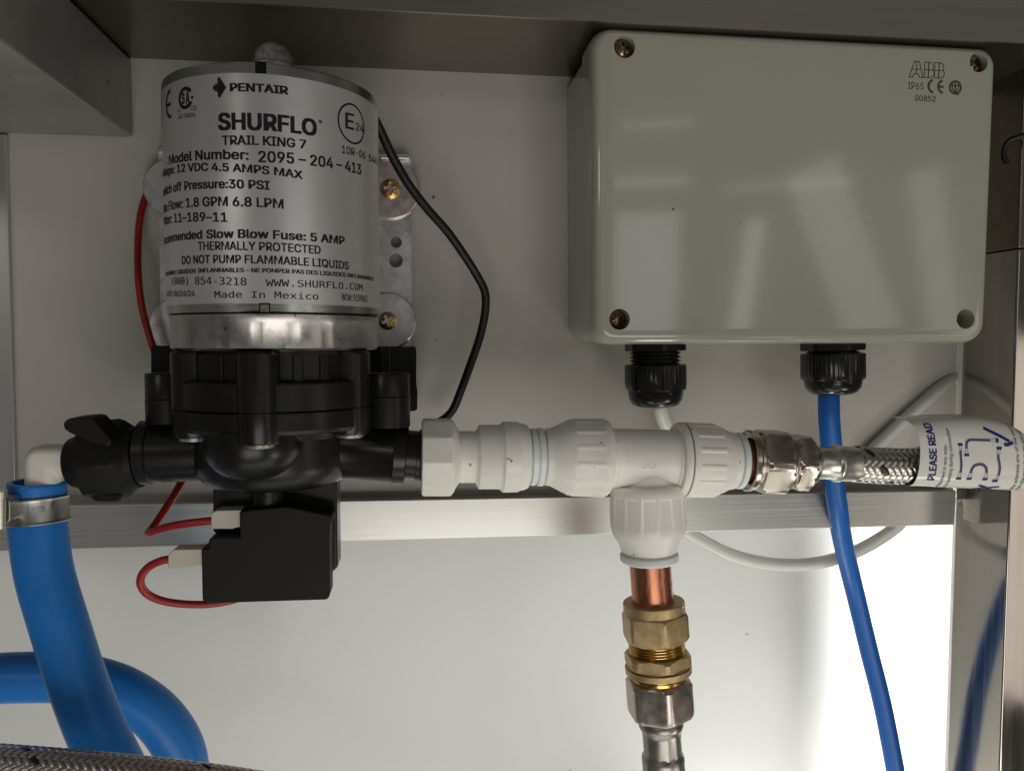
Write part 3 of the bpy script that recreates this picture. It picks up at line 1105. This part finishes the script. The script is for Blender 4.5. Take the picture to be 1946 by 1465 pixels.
# cut end shows the wall thickness
fr = frames(path)[0]
rings = []
for q_, dz in ((1.0, 0), (0.97, -0.0004), (0.82, -0.0004), (0.78, 0.001), (0.78, 0.02)):
    rings.append([bm.verts.new(path[0] + fr[0] * dz + (fr[1] * math.cos(2 * PI * k / 40) + fr[2] * math.sin(2 * PI * k / 40)) * r * q_) for k in range(40)])
rings_to_faces(bm, rings)
o = obj('blue_hose', bm, 'bluehose', smooth=40)
tag(o, 'thick blue hose hanging from the white elbow, held by a steel clamp', 'hose')

bm = bmesh.new()
tube(bm, [P(x, y, 42) for x, y in ((-140, 1305), (-60, 1294), (0, 1288), (60, 1286), (120, 1287), (180, 1296), (236, 1316), (290, 1352), (328, 1398), (347, 1445), (350, 1500), (345, 1560))], 46 * mpp(P(100, 1290, 42)), 40, 10)
o = obj('blue_hose', bm, 'bluehose', smooth=40)
tag(o, 'blue hose curving in an arch behind the clamped hanging hose', 'hose')

clamp = thing('hose_clamp', 'shiny steel worm clamp tightened round the top of the hanging blue hose', 'hose clamp', P(70, 968, 80))
bm = bmesh.new()
ring_prof = [(943, 49), (943.5, 53.5), (945.5, 55), (948, 53.6), (950, 53.2), (986, 53.2), (988, 53.6), (990.5, 55), (992.5, 53.5), (993, 49)]
lpx(bm, (70, 938, 80), (73, 998, 80.8), ring_prof, 72, True, caps=False)
band = obj('band', bm, 'clamp', clamp, smooth=40)
bm = bmesh.new()
cA = P(71.5, 968, 80.4)
sC = mpp(cA)
rC = 53.6 * sC
onb = lambda th, z: Vector((cA.x + (rC + 0.0001) * math.sin(th), cA.y - (rC + 0.0001) * math.cos(th), z))
zt0, zt1 = P(72, 977, 92).z, P(72, 964, 92).z
text(bm, '10', -0.40, -0.20, zt0, zt1, onb, 0.0, 0, 1.0, 0.05)
text(bm, '16mm', 0.10, 0.66, zt0, zt1, onb, 0.0, 0, 1.0, 0.05)
ov = [(0.98 + 0.10 * math.cos(2 * PI * i / 20), (zt0 + zt1) / 2 + 0.0014 * math.sin(2 * PI * i / 20)) for i in range(20)]
bm.faces.new([bm.verts.new(onb(*p)) for p in ov])
obj('stamped_marking', bm, 'emboss', band, weld=False)
bm = bmesh.new()
slab(bm, [(-22, 946), (14, 946), (20, 951), (20, 989), (14, 995), (-22, 995)], 96, 78)
obj('screw_housing', bm, 'ferrule', clamp, bevel=0.0012, seg=3)
bm = bmesh.new()
lpx(bm, (2, 932, 99), (2, 1008, 99), [(932, 9), (933, 11), (944, 11), (945, 8), (1004, 8)], 24, True)
obj('worm_screw', bm, 'screws', clamp)

# braided hose across the bottom corner
bh = thing('braided_hose', 'braided stainless hose with black flecks crossing in front at the bottom corner', 'braided hose', P(200, 1478, 125))
pts = [P(x, y, d) for x, y, d in ((-160, 1458, 118), (0, 1468, 120), (200, 1484, 122), (400, 1505, 122), (560, 1530, 120), (700, 1558, 116))]
rB = 49 * mpp(P(200, 1484, 122))
bm = bmesh.new()
tube(bm, pts, rB * 0.93, 24, 8)
obj('hose_core', bm, 'core', bh)
bm = bmesh.new()
braid(bm, pts, rB, n=22, pitch=0.052, amp=rB * 0.032, dark=((1, 3),), n_path=80)
obj('braid', bm, ['braidd', 'braidk'], bh, weld=False, smooth=60)

# ================================================================== white push-fit row
adp = thing('straight_adapter', 'white plastic threaded adapter screwed onto the black pump outlet', 'pipe adapter', P(900, 868, 80))
RA, RBx = (803, 868, 80), (1012, 868, 80)
bm = bmesh.new()
lpx(bm, RA, RBx, [(801, 48), (801, 66), (803, 73, ('n', 10, 70.5)), (806, 75, ('n', 10, 71)), (858, 75, ('n', 10, 71)), (864, 68, ('n', 10, 68)), (869, 58), (876, 48)], 120, rot=0.16)
obj('union_nut', bm, 'white', adp, smooth=22)
bm = bmesh.new()
lpx(bm, RA, RBx, [(866, 46), (879, 49), (907, 49), (910, 52), (914, 60), (916, 61), (954, 61), (958, 63), (962, 67), (993, 66.5), (995, 64), (1004, 62.5), (1011, 60), (1013, 57), (1013, 46)])
obj('adapter_body', bm, 'white', adp, smooth=30)
bm = bmesh.new()
lpx(bm, RA, RBx, [(1010, 46), (1017, 47), (1018, 54), (1027, 54), (1029, 50), (1031, 50), (1032, 55), (1042, 55), (1043, 46), (1050, 46)])
obj('collet', bm, 'whiteb', adp, smooth=30)

tee = thing('tee_fitting', 'white plastic push-fit tee joining pump outlet, copper pipe and braided hose', 'tee fitting', P(1232, 870, 80))
TA, TB = (1046, 868, 80), (1425, 876, 81)
bm = bmesh.new()
lpx(bm, TA, TB, [(1150, 57), (1160, 57), (1162, 58.5), (1172, 58.5), (1174, 56), (1286, 56), (1288, 58.5), (1298, 58.5), (1300, 57), (1312, 57)])
DA, DB = (1229, 880, 80), (1234, 1070, 80)
lpx(bm, DA, DB, [(880, 50), (905, 53), (915, 54), (930, 56)], 64, True)
obj('tee_body', bm, 'white', tee, smooth=30)
# raised maker's mark on the branch
bm = bmesh.new()
text(bm, 'JG', 1219, 1247, 890, 878, lambda x, y: P(x, y, 91.6), 0.0, 0)
obj('raised_mark', bm, 'white', tee, weld=False)


def cap(a, b, prof, vertical=False, grime=None):
    bm = bmesh.new()
    lpx(bm, a, b, prof, 168, vertical)
    if grime:
        lpx(bm, a, b, grime, 96, vertical, False, 1)
    return obj('cap', bm, ['white', 'inkg'], tee, smooth=30)


K = ('r', 14, 1.7, 0.22)
cap(TA, TB, [(1046, 44), (1046, 51), (1049, 54), (1058, 55), (1062, 57), (1090, 71.5), (1096, 72), (1097, 71.5, K), (1142, 72.5, K), (1146, 74.5), (1155, 74.5), (1157, 72), (1160, 72), (1163, 70), (1165, 58)])
cap(TA, TB, [(1291, 58), (1293, 68), (1297, 70), (1300, 71), (1304, 71), (1305, 69.5), (1307, 69.5), (1308, 71.5), (1318, 71.5), (1320, 69, K), (1366, 68.5, K), (1371, 66), (1390, 57), (1394, 55), (1400, 54.5), (1404, 53), (1405, 46)], False, [(1305.2, 70.2), (1306.6, 70.2)])
cap(DA, DB, [(917, 58), (919, 66), (923, 69), (930, 70.5), (936, 70.5), (938, 69, K), (990, 70.5, K), (998, 71.5), (1012, 68), (1034, 55), (1040, 53.5), (1045, 52.5), (1046, 44)], True)


def collet(a, b, prof, vertical=False):
    bm = bmesh.new()
    lpx(bm, a, b, prof, 64, vertical)
    return obj('collet', bm, 'whiteb', tee, smooth=30)


collet(TA, TB, [(1404, 46), (1408, 46), (1409, 53), (1416, 53.5), (1419, 52), (1420, 40)])
collet(DA, DB, [(1042, 46), (1050, 46.5), (1051, 54), (1054, 55.5), (1062, 55), (1065, 52), (1065, 40)], True)

# copper, brass and nickel hanging from the tee
VA, VB = (1234, 1050, 80), (1261, 1465, 83)
pipe = thing('copper_pipe', 'short bright copper pipe pointing down from the white tee into the brass fitting', 'pipe', P(1238, 1100, 80))
bm = bmesh.new()
lpx(bm, (1233, 1040, 80), (1242, 1160, 81), [(1040, 39), (1160, 39)], 64, True)
obj('pipe_wall', bm, 'copper', pipe)

bf = thing('brass_coupling', 'brass compression coupling between copper pipe and grey steel hose tail', 'pipe coupling', P(1246, 1220, 81))
CA, CB = (1242, 1142, 80.5), (1253, 1300, 82)
bm = bmesh.new()
lpx(bm, CA, CB, [(1142, 42), (1142, 57), (1144, 58), (1160, 58), (1161, 58, ('n', 6, 53)), (1164, 61, ('n', 6, 55.5)), (1168, 63.5, ('n', 6, 56)), (1206, 63.5, ('n', 6, 56)), (1211, 60, ('n', 6, 55.5)), (1214, 56), (1215, 46)], 144, True, rot=0.35)
obj('compression_nut', bm, 'brass', bf, smooth=25)
bm = bmesh.new()
pr = [(1208, 48)]
for i in range(5):
    y = 1214 + i * 5.2
    pr += [(y, 48), (y + 2.0, 53), (y + 2.8, 53), (y + 4.8, 48)]
pr += [(1240, 48)]
lpx(bm, CA, CB, pr, 72, True)
pr = [(1262, 48), (1270, 49), (1272, 51.5), (1278, 51.5), (1279, 49), (1281, 49), (1282, 52), (1288, 52), (1289, 48), (1298, 48)]
lpx(bm, CA, CB, pr, 72, True)
obj('thread', bm, 'brasst', bf, smooth=25)
bm = bmesh.new()
lpx(bm, CA, CB, [(1238, 48), (1238, 57), (1240, 61, ('n', 6, 57)), (1243, 63.5, ('n', 6, 57)), (1258, 63.5, ('n', 6, 57)), (1261, 60, ('n', 6, 57)), (1263, 58), (1263.5, 62.5), (1274, 62.5), (1275, 61), (1275, 48)], 144, True, rot=0.75)
obj('hex_body', bm, 'brass', bf, smooth=25)

tail = thing('steel_hose_tail', 'grey steel flexible hose end with nickel nut hanging under the brass coupling', 'hose end', P(1258, 1400, 82))
bm = bmesh.new()
NA, NB = (1251, 1288, 82), (1256, 1360, 82.5)
lpx(bm, NA, NB, [(1287, 46), (1288, 55), (1290, 59, ('n', 6, 56)), (1294, 63.8, ('n', 6, 57)), (1345, 63.8, ('n', 6, 57)), (1351, 62.5, ('n', 6, 57)), (1355, 60, ('n', 6, 56)), (1357, 54), (1357, 30)], 144, True, rot=0.52)
obj('hex_nut', bm, 'nickel', tail, smooth=25)
bm = bmesh.new()
lpx(bm, (1255, 1355, 82), (1262, 1470, 83), [(1352, 30), (1360, 34), (1363, 39), (1368, 42), (1376, 42.5), (1381, 40.5), (1386, 37), (1392, 36.5), (1426, 36.5, ('n', 12, 35.5)), (1430, 36), (1434, 39.5), (1440, 40.5), (1450, 40.5, ('n', 12, 39.6)), (1540, 40.5, ('n', 12, 39.6))], 96, True)
obj('ferrule', bm, 'ferrule', tail, smooth=40)

# chrome fitting, braided hose and its tag to the right
stub = thing('braided_hose', 'braided stainless hose with chrome nuts and white PLEASE READ tag', 'braided hose', P(1600, 880, 81))
HA, HB = (1422, 875, 81), (1640, 882, 83)
bm = bmesh.new()
lpx(bm, (1416, 875, 81), (1450, 876, 81), [(1412, 40), (1450, 40)], 48)
obj('copper_stub', bm, 'copper', stub)
bm = bmesh.new()
lpx(bm, HA, HB, [(1446, 41), (1436, 44), (1430, 52), (1429, 56), (1431, 58.5), (1438, 57.5), (1442, 53), (1447, 53), (1450, 60, ('n', 6, 56)), (1456, 64, ('n', 6, 57.5)), (1491, 64, ('n', 6, 57.5)), (1497, 62, ('n', 6, 57)), (1501, 57), (1502, 46)], 144, rot=0.28)
obj('compression_nut', bm, 'chrome', stub, smooth=25)
bm = bmesh.new()
lpx(bm, HA, HB, [(1498, 48), (1503, 52), (1505, 49), (1508, 52), (1510, 49), (1512, 51), (1516, 55, ('n', 6, 49)), (1521, 57, ('n', 6, 50.5)), (1538, 57, ('n', 6, 50.5)), (1543, 53, ('n', 6, 50)), (1548, 47), (1552, 44), (1556, 40), (1556, 28)], 144, rot=0.05)
obj('hex_nut', bm, 'chrome', stub, smooth=25)
bm = bmesh.new()
lpx(bm, HA, HB, [(1552, 33), (1556, 36), (1559, 32), (1563, 31), (1592, 31), (1596, 33), (1599, 36), (1603, 36), (1606, 33.5), (1634, 33), (1637, 32), (1637, 26)], 64)
obj('ferrule', bm, 'ferrulel', stub, smooth=40)
pts = [P(x, y, d) for x, y, d in ((1626, 881.5, 82), (1680, 885, 83), (1745, 885, 83), (1790, 875, 80), (1880, 872, 80), (1960, 900, 78), (2060, 925, 74))]
rB = 33.5 * mpp(P(1680, 885, 83))
bm = bmesh.new()
tube(bm, pts, rB * 0.92, 24, 8)
obj('hose_core', bm, 'core', stub)
bm = bmesh.new()
braid(bm, pts, rB, n=12, pitch=0.030, amp=rB * 0.05, dark=((1, 9),), n_path=60)
obj('braid', bm, ['braid', 'braidk'], stub, weld=False, smooth=60)

# tag: a stiff printed sleeve, open at its left end, bent over at its right
secs = [(1722, 863, 66), (1740, 862.5, 66), (1765, 862, 67), (1800, 861.5, 69.5), (1840, 862, 71), (1870, 863, 71), (1895, 865, 70), (1920, 869, 67), (1945, 876.5, 60.5), (1970, 887, 50), (1995, 899, 38), (2020, 908, 28), (2046, 913, 22)]
TD, TBk = 80.0, 13.5


def sec(x):
    x = min(max(x, secs[0][0]), secs[-1][0])
    for a, b in zip(secs, secs[1:]):
        if a[0] <= x <= b[0]:
            t = (x - a[0]) / (b[0] - a[0])
            t_ = t
            return a[1] + (b[1] - a[1]) * t_, a[2] + (b[2] - a[2]) * t_
    return secs[-1][1:]


def ontag(x, ph, e=0.0):
    """ph: angle round the sleeve, 0 at the front, + upward"""
    yc, h = sec(x)
    k = min(1.0, h / 60.0)
    d = TD + ((TBk * k + e) * math.cos(ph) ** 0.42 if math.cos(ph) >= 0 else -2.0 * abs(math.cos(ph)))
    c = P(x, yc, TD + TBk * 0.8)
    s = mpp(c)
    return Vector((c.x, -d * 0.001, c.z + (h * s + e * 0.001) * math.sin(ph)))


bm = bmesh.new()
rings = []
xs = [1722 + i * 4 for i in range(82)]
for x in xs:
    ring = []
    for k in range(64):
        ph = 2 * PI * k / 64
        e = max(0.0, math.sin(ph)) ** 6
        xx = x + (18 * (1 - e) + 64 * max(0.0, -math.cos(ph)) ** 0.4) * max(0.0, 1 - (x - 1722) / 76.0)
        ring.append(bm.verts.new(ontag(xx, ph)))
    rings.append(ring)
rings_to_faces(bm, rings)


def tpx(x, y):
    yc, h = sec(x)
    return ontag(x, math.asin(max(-0.999, min(0.999, (yc - y) / h))), 0.12)


def ttext(s, xb0, y0, xb1, y1, caph, bold, mi):
    """line reading up the sleeve, baseline from pixel (xb0,y0) to (xb1,y1), capitals caph px to the left"""
    p0 = math.asin(max(-0.99, min(0.99, (sec(xb0)[0] - y0) / sec(xb0)[1])))
    p1 = math.asin(max(-0.99, min(0.99, (sec(xb1)[0] - y1) / sec(xb1)[1])))

    def mp(u, v):
        lin = y0 + (y1 - y0) * u
        x = xb0 + (xb1 - xb0) * u - v
        yc, h = sec(x)
        pa = p0 + (p1 - p0) * u
        pb_ = math.asin(max(-0.995, min(0.995, (yc - lin) / h)))
        return ontag(x, 0.4 * pa + 0.6 * pb_, 0.12)
    text(bm, s, 0, 1, 0, caph, mp, bold, mi, 1.0, 0.03)


Z = lambda x, y: (1700 + x * 0.13651, 760 + y * 0.13651)
ttext('PLEASE READ', *Z(548, 1115), *Z(492, 322), 14.2, 0.030, 1)
ttext('distorted in any way,', *Z(672, 1222), *Z(655, 605), 5.9, 0.005, 3)
ttext('and twisting during connection', *Z(780, 1240), *Z(712, 392), 6.4, 0.005, 3)
ttext('life whereas any of the descri', *Z(1700, 1255), *Z(1612, 330), 6.4, 0.005, 3)
ttext('with the manufacturer will not', *Z(1778, 1275), *Z(1742, 415), 6.4, 0.005, 3)
zz = lambda pts: [Z(*p) for p in pts]
sw_ = lambda pts, w, mi: stroke(bm, zz(pts), w * 0.1365, tpx, mi, False, 2)
# little hose drawings
sw_([(845, 690), (852, 760), (865, 850), (875, 930), (874, 1000)], 33, 2)
sw_([(812, 607), (878, 607)], 36, 1)
sw_([(838, 1085), (908, 1085)], 36, 1)
sw_([(834, 625), (840, 690)], 5, 2); sw_([(866, 625), (858, 690)], 5, 2)
sw_([(860, 1000), (852, 1068)], 5, 2); sw_([(886, 1000), (892, 1068)], 5, 2)
sw_([(930, 665), (928, 620), (940, 570), (975, 546), (1040, 544), (1150, 548), (1265, 550)], 34, 2)
sw_([(900, 750), (968, 750)], 36, 1)
sw_([(918, 670), (914, 732)], 5, 2); sw_([(946, 670), (952, 732)], 5, 2)
sw_([(1360, 524), (1360, 582)], 40, 1)
sw_([(1268, 538), (1340, 530)], 5, 2); sw_([(1268, 564), (1340, 572)], 5, 2)
sw_([(1018, 1005), (1022, 950), (1050, 900), (1110, 878), (1170, 885), (1215, 925), (1238, 1005)], 38, 2)
sw_([(982, 1088), (1052, 1088)], 36, 1); sw_([(1202, 1094), (1272, 1094)], 36, 1)
sw_([(1004, 1005), (998, 1070)], 5, 2); sw_([(1034, 1005), (1040, 1070)], 5, 2)
sw_([(1224, 1008), (1218, 1076)], 5, 2); sw_([(1254, 1008), (1260, 1076)], 5, 2)
sw_([(1366, 742), (1372, 800), (1392, 870), (1408, 950), (1404, 1040)], 34, 2)
sw_([(1344, 658), (1416, 658)], 40, 1); sw_([(1344, 1118), (1418, 1118)], 40, 1)
sw_([(1360, 678), (1352, 740)], 5, 2); sw_([(1400, 678), (1382, 740)], 5, 2)
sw_([(1394, 1040), (1380, 1100)], 5, 2); sw_([(1418, 1040), (1412, 1100)], 5, 2)
# tick and cross
sw_([(1198, 385), (1300, 440), (1420, 500), (1530, 565)], 42, 1)
sw_([(1452, 605), (1500, 612), (1580, 580)], 48, 1)
sw_([(1198, 1190), (1300, 1222), (1420, 1262)], 30, 1)
sw_([(1488, 1214), (1350, 1232), (1180, 1258)], 24, 1)
sw_([(1030, 1254), (1100, 1254)], 8, 1)
o = obj('instruction_tag', bm, ['tag', 'navy', 'navyl', 'greyp'], stub, weld=False, smooth=70)

# ================================================================== junction box
jb = thing('junction_box', 'pale grey plastic junction box with four corner screws, fixed high on the panel', 'junction box', P(1480, 650, 20))
DF = 58.0
DO = 51.5
cTL, cTR, cBR, cBL = P(1117, 57, DO), P(1879, 98, DO), P(1856, 652, DO), P(1121, 655, DO)


def rring(bm, inset, d, rad, nseg=10):
    """rounded rectangle ring, inset in mm from the lid's outline"""
    w = ((cTR - cTL).length + (cBR - cBL).length) / 2
    h = ((cTL - cBL).length + (cTR - cBR).length) / 2
    out = []
    ins, rad = inset * 0.001, rad * 0.001
    for (cx_, cz_, a0) in ((w - ins - rad, h - ins - rad, 0), (ins + rad, h - ins - rad, 90), (ins + rad, ins + rad, 180), (w - ins - rad, ins + rad, 270)):
        for i in range(nseg + 1):
            a = R_(a0 + 90 * i / nseg)
            x, z = cx_ + rad * math.cos(a), cz_ + rad * math.sin(a)
            u, v = x / w, z / h
            p = cBL.lerp(cBR, u).lerp(cTL.lerp(cTR, u), v)
            out.append(bm.verts.new(Vector((p.x, -d * 0.001, p.z))))
    return out


bm = bmesh.new()
rings = [rring(bm, 1.4, 0.0, 7.5), rring(bm, 1.4, 39.4, 7.5)]
rings_to_faces(bm, rings)
for r_ in rings:
    bm.faces.new(r_)
obj('box_base', bm, 'box', jb, smooth=40)
bm = bmesh.new()
prof = [(0.6, 39.8), (0, 40.4), (0, 50.5), (0.15, 52.8), (0.5, 54.6), (1.2, 56.2), (2.1, 57.3), (3.1, 57.85), (4.0, 58.0)]
rings = [rring(bm, i, d, 8.2 - i * 0.55) for i, d in prof]
rings_to_faces(bm, rings)
bm.faces.new(rings[0])
bm.faces.new(rings[-1])
bmesh.ops.recalc_face_normals(bm, faces=bm.faces)
holes = [(1187, 90, 20.5), (1860, 119, 18.5), (1177.5, 607, 20), (1835, 606, 18.5)]
# cut the screw wells with a boolean, then keep only the result
lid_me = bpy.data.meshes.new('lid_cut')
bm.to_mesh(lid_me)
bm.free()
lid_o = bpy.data.objects.new('lid_cut', lid_me)
COL.objects.link(lid_o)
cb_ = bmesh.new()
for (x, y, r) in holes:
    c = P(x, y, DF)
    s = mpp(c)
    lathe(cb_, Vector((c.x, -0.062, c.z)), Vector((c.x, -0.0475, c.z)), [(0, r * s), (1, r * s)], 40)
bmesh.ops.recalc_face_normals(cb_, faces=cb_.faces)
cut_me = bpy.data.meshes.new('cutter')
cb_.to_mesh(cut_me)
cb_.free()
cut_o = bpy.data.objects.new('cutter', cut_me)
COL.objects.link(cut_o)
md = lid_o.modifiers.new('cut', 'BOOLEAN')
md.object = cut_o
md.operation = 'DIFFERENCE'
md.solver = 'EXACT'
bpy.context.view_layer.update()
res = bpy.data.meshes.new_from_object(lid_o.evaluated_get(bpy.context.evaluated_depsgraph_get()))
bm = bmesh.new()
bm.from_mesh(res)
bpy.data.objects.remove(lid_o)
bpy.data.objects.remove(cut_o)
for f in bm.faces:
    f.material_index = 0
lid = obj('lid', bm, 'box', jb, smooth=28)
for i, (x, y, r) in enumerate(holes[:3]):
    c = P(x, y, DF)
    s = mpp(c)
    bm = bmesh.new()
    screw_head(bm, Vector((c.x, -0.0525 if i == 2 else -0.0548, c.z)), r * s * 0.9, 0.45, True, spin=0.2 + i)
    obj('screw', bm, 'screwd', lid, smooth=30)
# printing on the lid
bm = bmesh.new()
onl = lambda x, y: P(x, y, DF + 0.05)
J = lambda x, y: (1700 + x * 0.10277, 80 + y * 0.10277)
jp = lambda pts, w, closed=False: stroke(bm, [J(*p) for p in pts], w * 0.1028, onl, 0, closed, 3)
jp([(272, 650), (372, 362), (460, 366), (525, 660), (457, 655), (440, 597), (360, 592), (335, 650)], 17, True)
jp([(322, 506), (484, 512)], 17); jp([(414, 364), (402, 594)], 17)
for (x0, y0, w_, h_) in ((552, 376, 1.0, 1.0), (742, 386, 1.0, 1.0)):
    q_ = [(x0 + 8, y0), (x0 + 100, y0 + 4), (x0 + 140, y0 + 18), (x0 + 160, y0 + 50), (x0 + 165, y0 + 90), (x0 + 155, y0 + 130), (x0 + 165, y0 + 150), (x0 + 180, y0 + 190), (x0 + 175, y0 + 240), (x0 + 150, y0 + 275), (x0 + 110, y0 + 288), (x0 - 4, y0 + 284)]
    jp(q_, 17, True)
    jp([(x0 + 4, y0 + 142), (x0 + 156, y0 + 148)], 17)
    jp([(x0 + 86, y0 + 3), (x0 + 72, y0 + 286)], 22)


def ltext(s, x0, y0, x1, y1, h, bold=0.004):
    a, b = J(x0, y0), J(x1, y1)

    def mp(u, v):
        return onl(a[0] + (b[0] - a[0]) * u, a[1] + (b[1] - a[1]) * u - v)
    text(bm, s, 0, 1, 0, h * 0.1028, mp, bold, 0)


ltext('IP65', 252, 872, 540, 886, 128)
ltext('00852', 378, 1088, 760, 1110, 104, 0.012)
for (cx_, cy_) in ((722, 822), (902, 830)):
    jp(arc(cx_, cy_, 92, 112, 95, 265), 44)
jp([(820, 830), (910, 834)], 40)
jp(arc(1125, 845, 103, 115, 0, 360, 30), 36)
jp([(1125, 740), (1122, 950)], 26)
jp([(1065, 760), (1080, 800), (1122, 835)], 22); jp([(1188, 765), (1172, 800), (1124, 835)], 22)
jp([(1060, 800), (1075, 880), (1115, 945)], 24); jp([(1192, 800), (1176, 880), (1130, 945)], 24)
jp([(1150, 955), (1180, 985)], 30)
obj('printed_marking', bm, 'inkg', lid, weld=False)
# specks on the lid
for (x, y, r) in ((1279, 398, 2.2), (1406, 425, 1.1), (1646, 424, 1.1)):
    bm = bmesh.new()
    fill(bm, arc(x, y, r, r, 0, 340, 10), onl, 0)
    obj('speck', bm, 'inkg', lid, weld=False)

# ------------------------------------------------------------------ cable glands
SG = 'black cable glands under the junction box'


def gland(cx_, y0, ythr, ycap, ydome, yend, label, rot):
    g = thing('cable_gland', label, 'cable gland', P(cx_, y0, 30), SG)
    d = 30
    a, b = (cx_, y0, d), (cx_ + (yend - y0) * 0.01, yend, d)
    bm = bmesh.new()
    lpx(bm, a, b, [(y0 - 6, 40), (y0 - 6, 58, ('n', 6, 52)), (y0 + 10, 58, ('n', 6, 52)), (y0 + 11, 55, ('n', 6, 51)), (y0 + 11, 40)], 96, True, rot=rot)
    obj('flange_nut', bm, 'black', g, smooth=25)
    bm = bmesh.new()
    pr = [(y0 + 6, 42)]
    y = y0 + 12
    while y < ythr + 4:
        pr += [(y, 42), (y + 2.2, 48), (y + 4.0, 48), (y + 6.4, 42)]
        y += 7.2
    pr += [(ythr + 6, 42)]
    lpx(bm, a, b, pr, 64, True)
    obj('thread', bm, 'black', g, smooth=25)
    bm = bmesh.new()
    rb3 = ('r', 44, 0.9, 0.5)
    lpx(bm, a, b, [(ythr, 42), (ythr, 55), (ythr + 2, 57, rb3), (ycap - 14, 57, rb3), (ycap - 3, 57.5, ('n', 6, 52)), (ycap, 52), (ycap + 3, 52), ((ycap + ydome) / 2, 50), (ydome - 5, 44), (ydome - 1, 36), (ydome, 28), (ydome, 20), (ydome - 6, 18)], 176, True, rot=rot)
    obj('dome_nut', bm, 'blackg', g, smooth=35)
    return g


gland(1245, 656, 692, 742, 773, 775, 'black cable gland nearer the pump, more thread showing, white cable below', 0.2)
gland(1582, 655, 671, 722, 749, 752, 'black cable gland screwed up tight with blue cable below', 0.5)

# ------------------------------------------------------------------ cables
bm = bmesh.new()
rc = 14.0 * mpp(P(1260, 790, 20))
tube(bm, [P(*p) for p in ((1252, 755, 30), (1254, 775, 29), (1260, 795, 24), (1270, 818, 18), (1276, 845, 12), (1272, 890, 6), (1262, 930, -6), (1268, 965, -14), (1292, 1000, -20), (1330, 1025, -24), (1390, 1054, -27), (1450, 1069, -28), (1510, 1073, -28), (1570, 1066, -27), (1630, 1046, -25), (1680, 1018, -22), (1712, 992, -18), (1735, 960, -12))], rc, 20, 10)
o = obj('white_cable', bm, 'whitecable')
tag(o, 'white cable dropping from a gland and looping below the aluminium rail', 'cable')
bm = bmesh.new()
tube(bm, [P(*p) for p in ((1640, 874, 4), (1672, 842, 4), (1720, 797, 3.5), (1765, 756, 2.5), (1795, 729, 0.5), (1820, 707, -4))], 11.5 * mpp(P(1700, 800, 4)), 16, 8)
o = obj('white_cable', bm, 'tubing')
tag(o, 'pale cable lying slanted on the panel behind the PLEASE READ tag', 'cable')
bm = bmesh.new()
tube(bm, [P(*p) for p in ((1575, 735, 30), (1575, 760, 30), (1576, 800, 29), (1580, 850, 26), (1584, 910, 20), (1591, 960, 15), (1598, 1010, 5), (1610, 1065, -7), (1626, 1130, -14), (1650, 1230, -16), (1675, 1330, -15), (1697, 1440, -13), (1712, 1530, -12))], 19.0 * mpp(P(1580, 850, 20)), 24, 10)
o = obj('blue_cable', bm, 'bluecable')
tag(o, 'thin blue cable running down from a cable gland past the rail', 'cable')
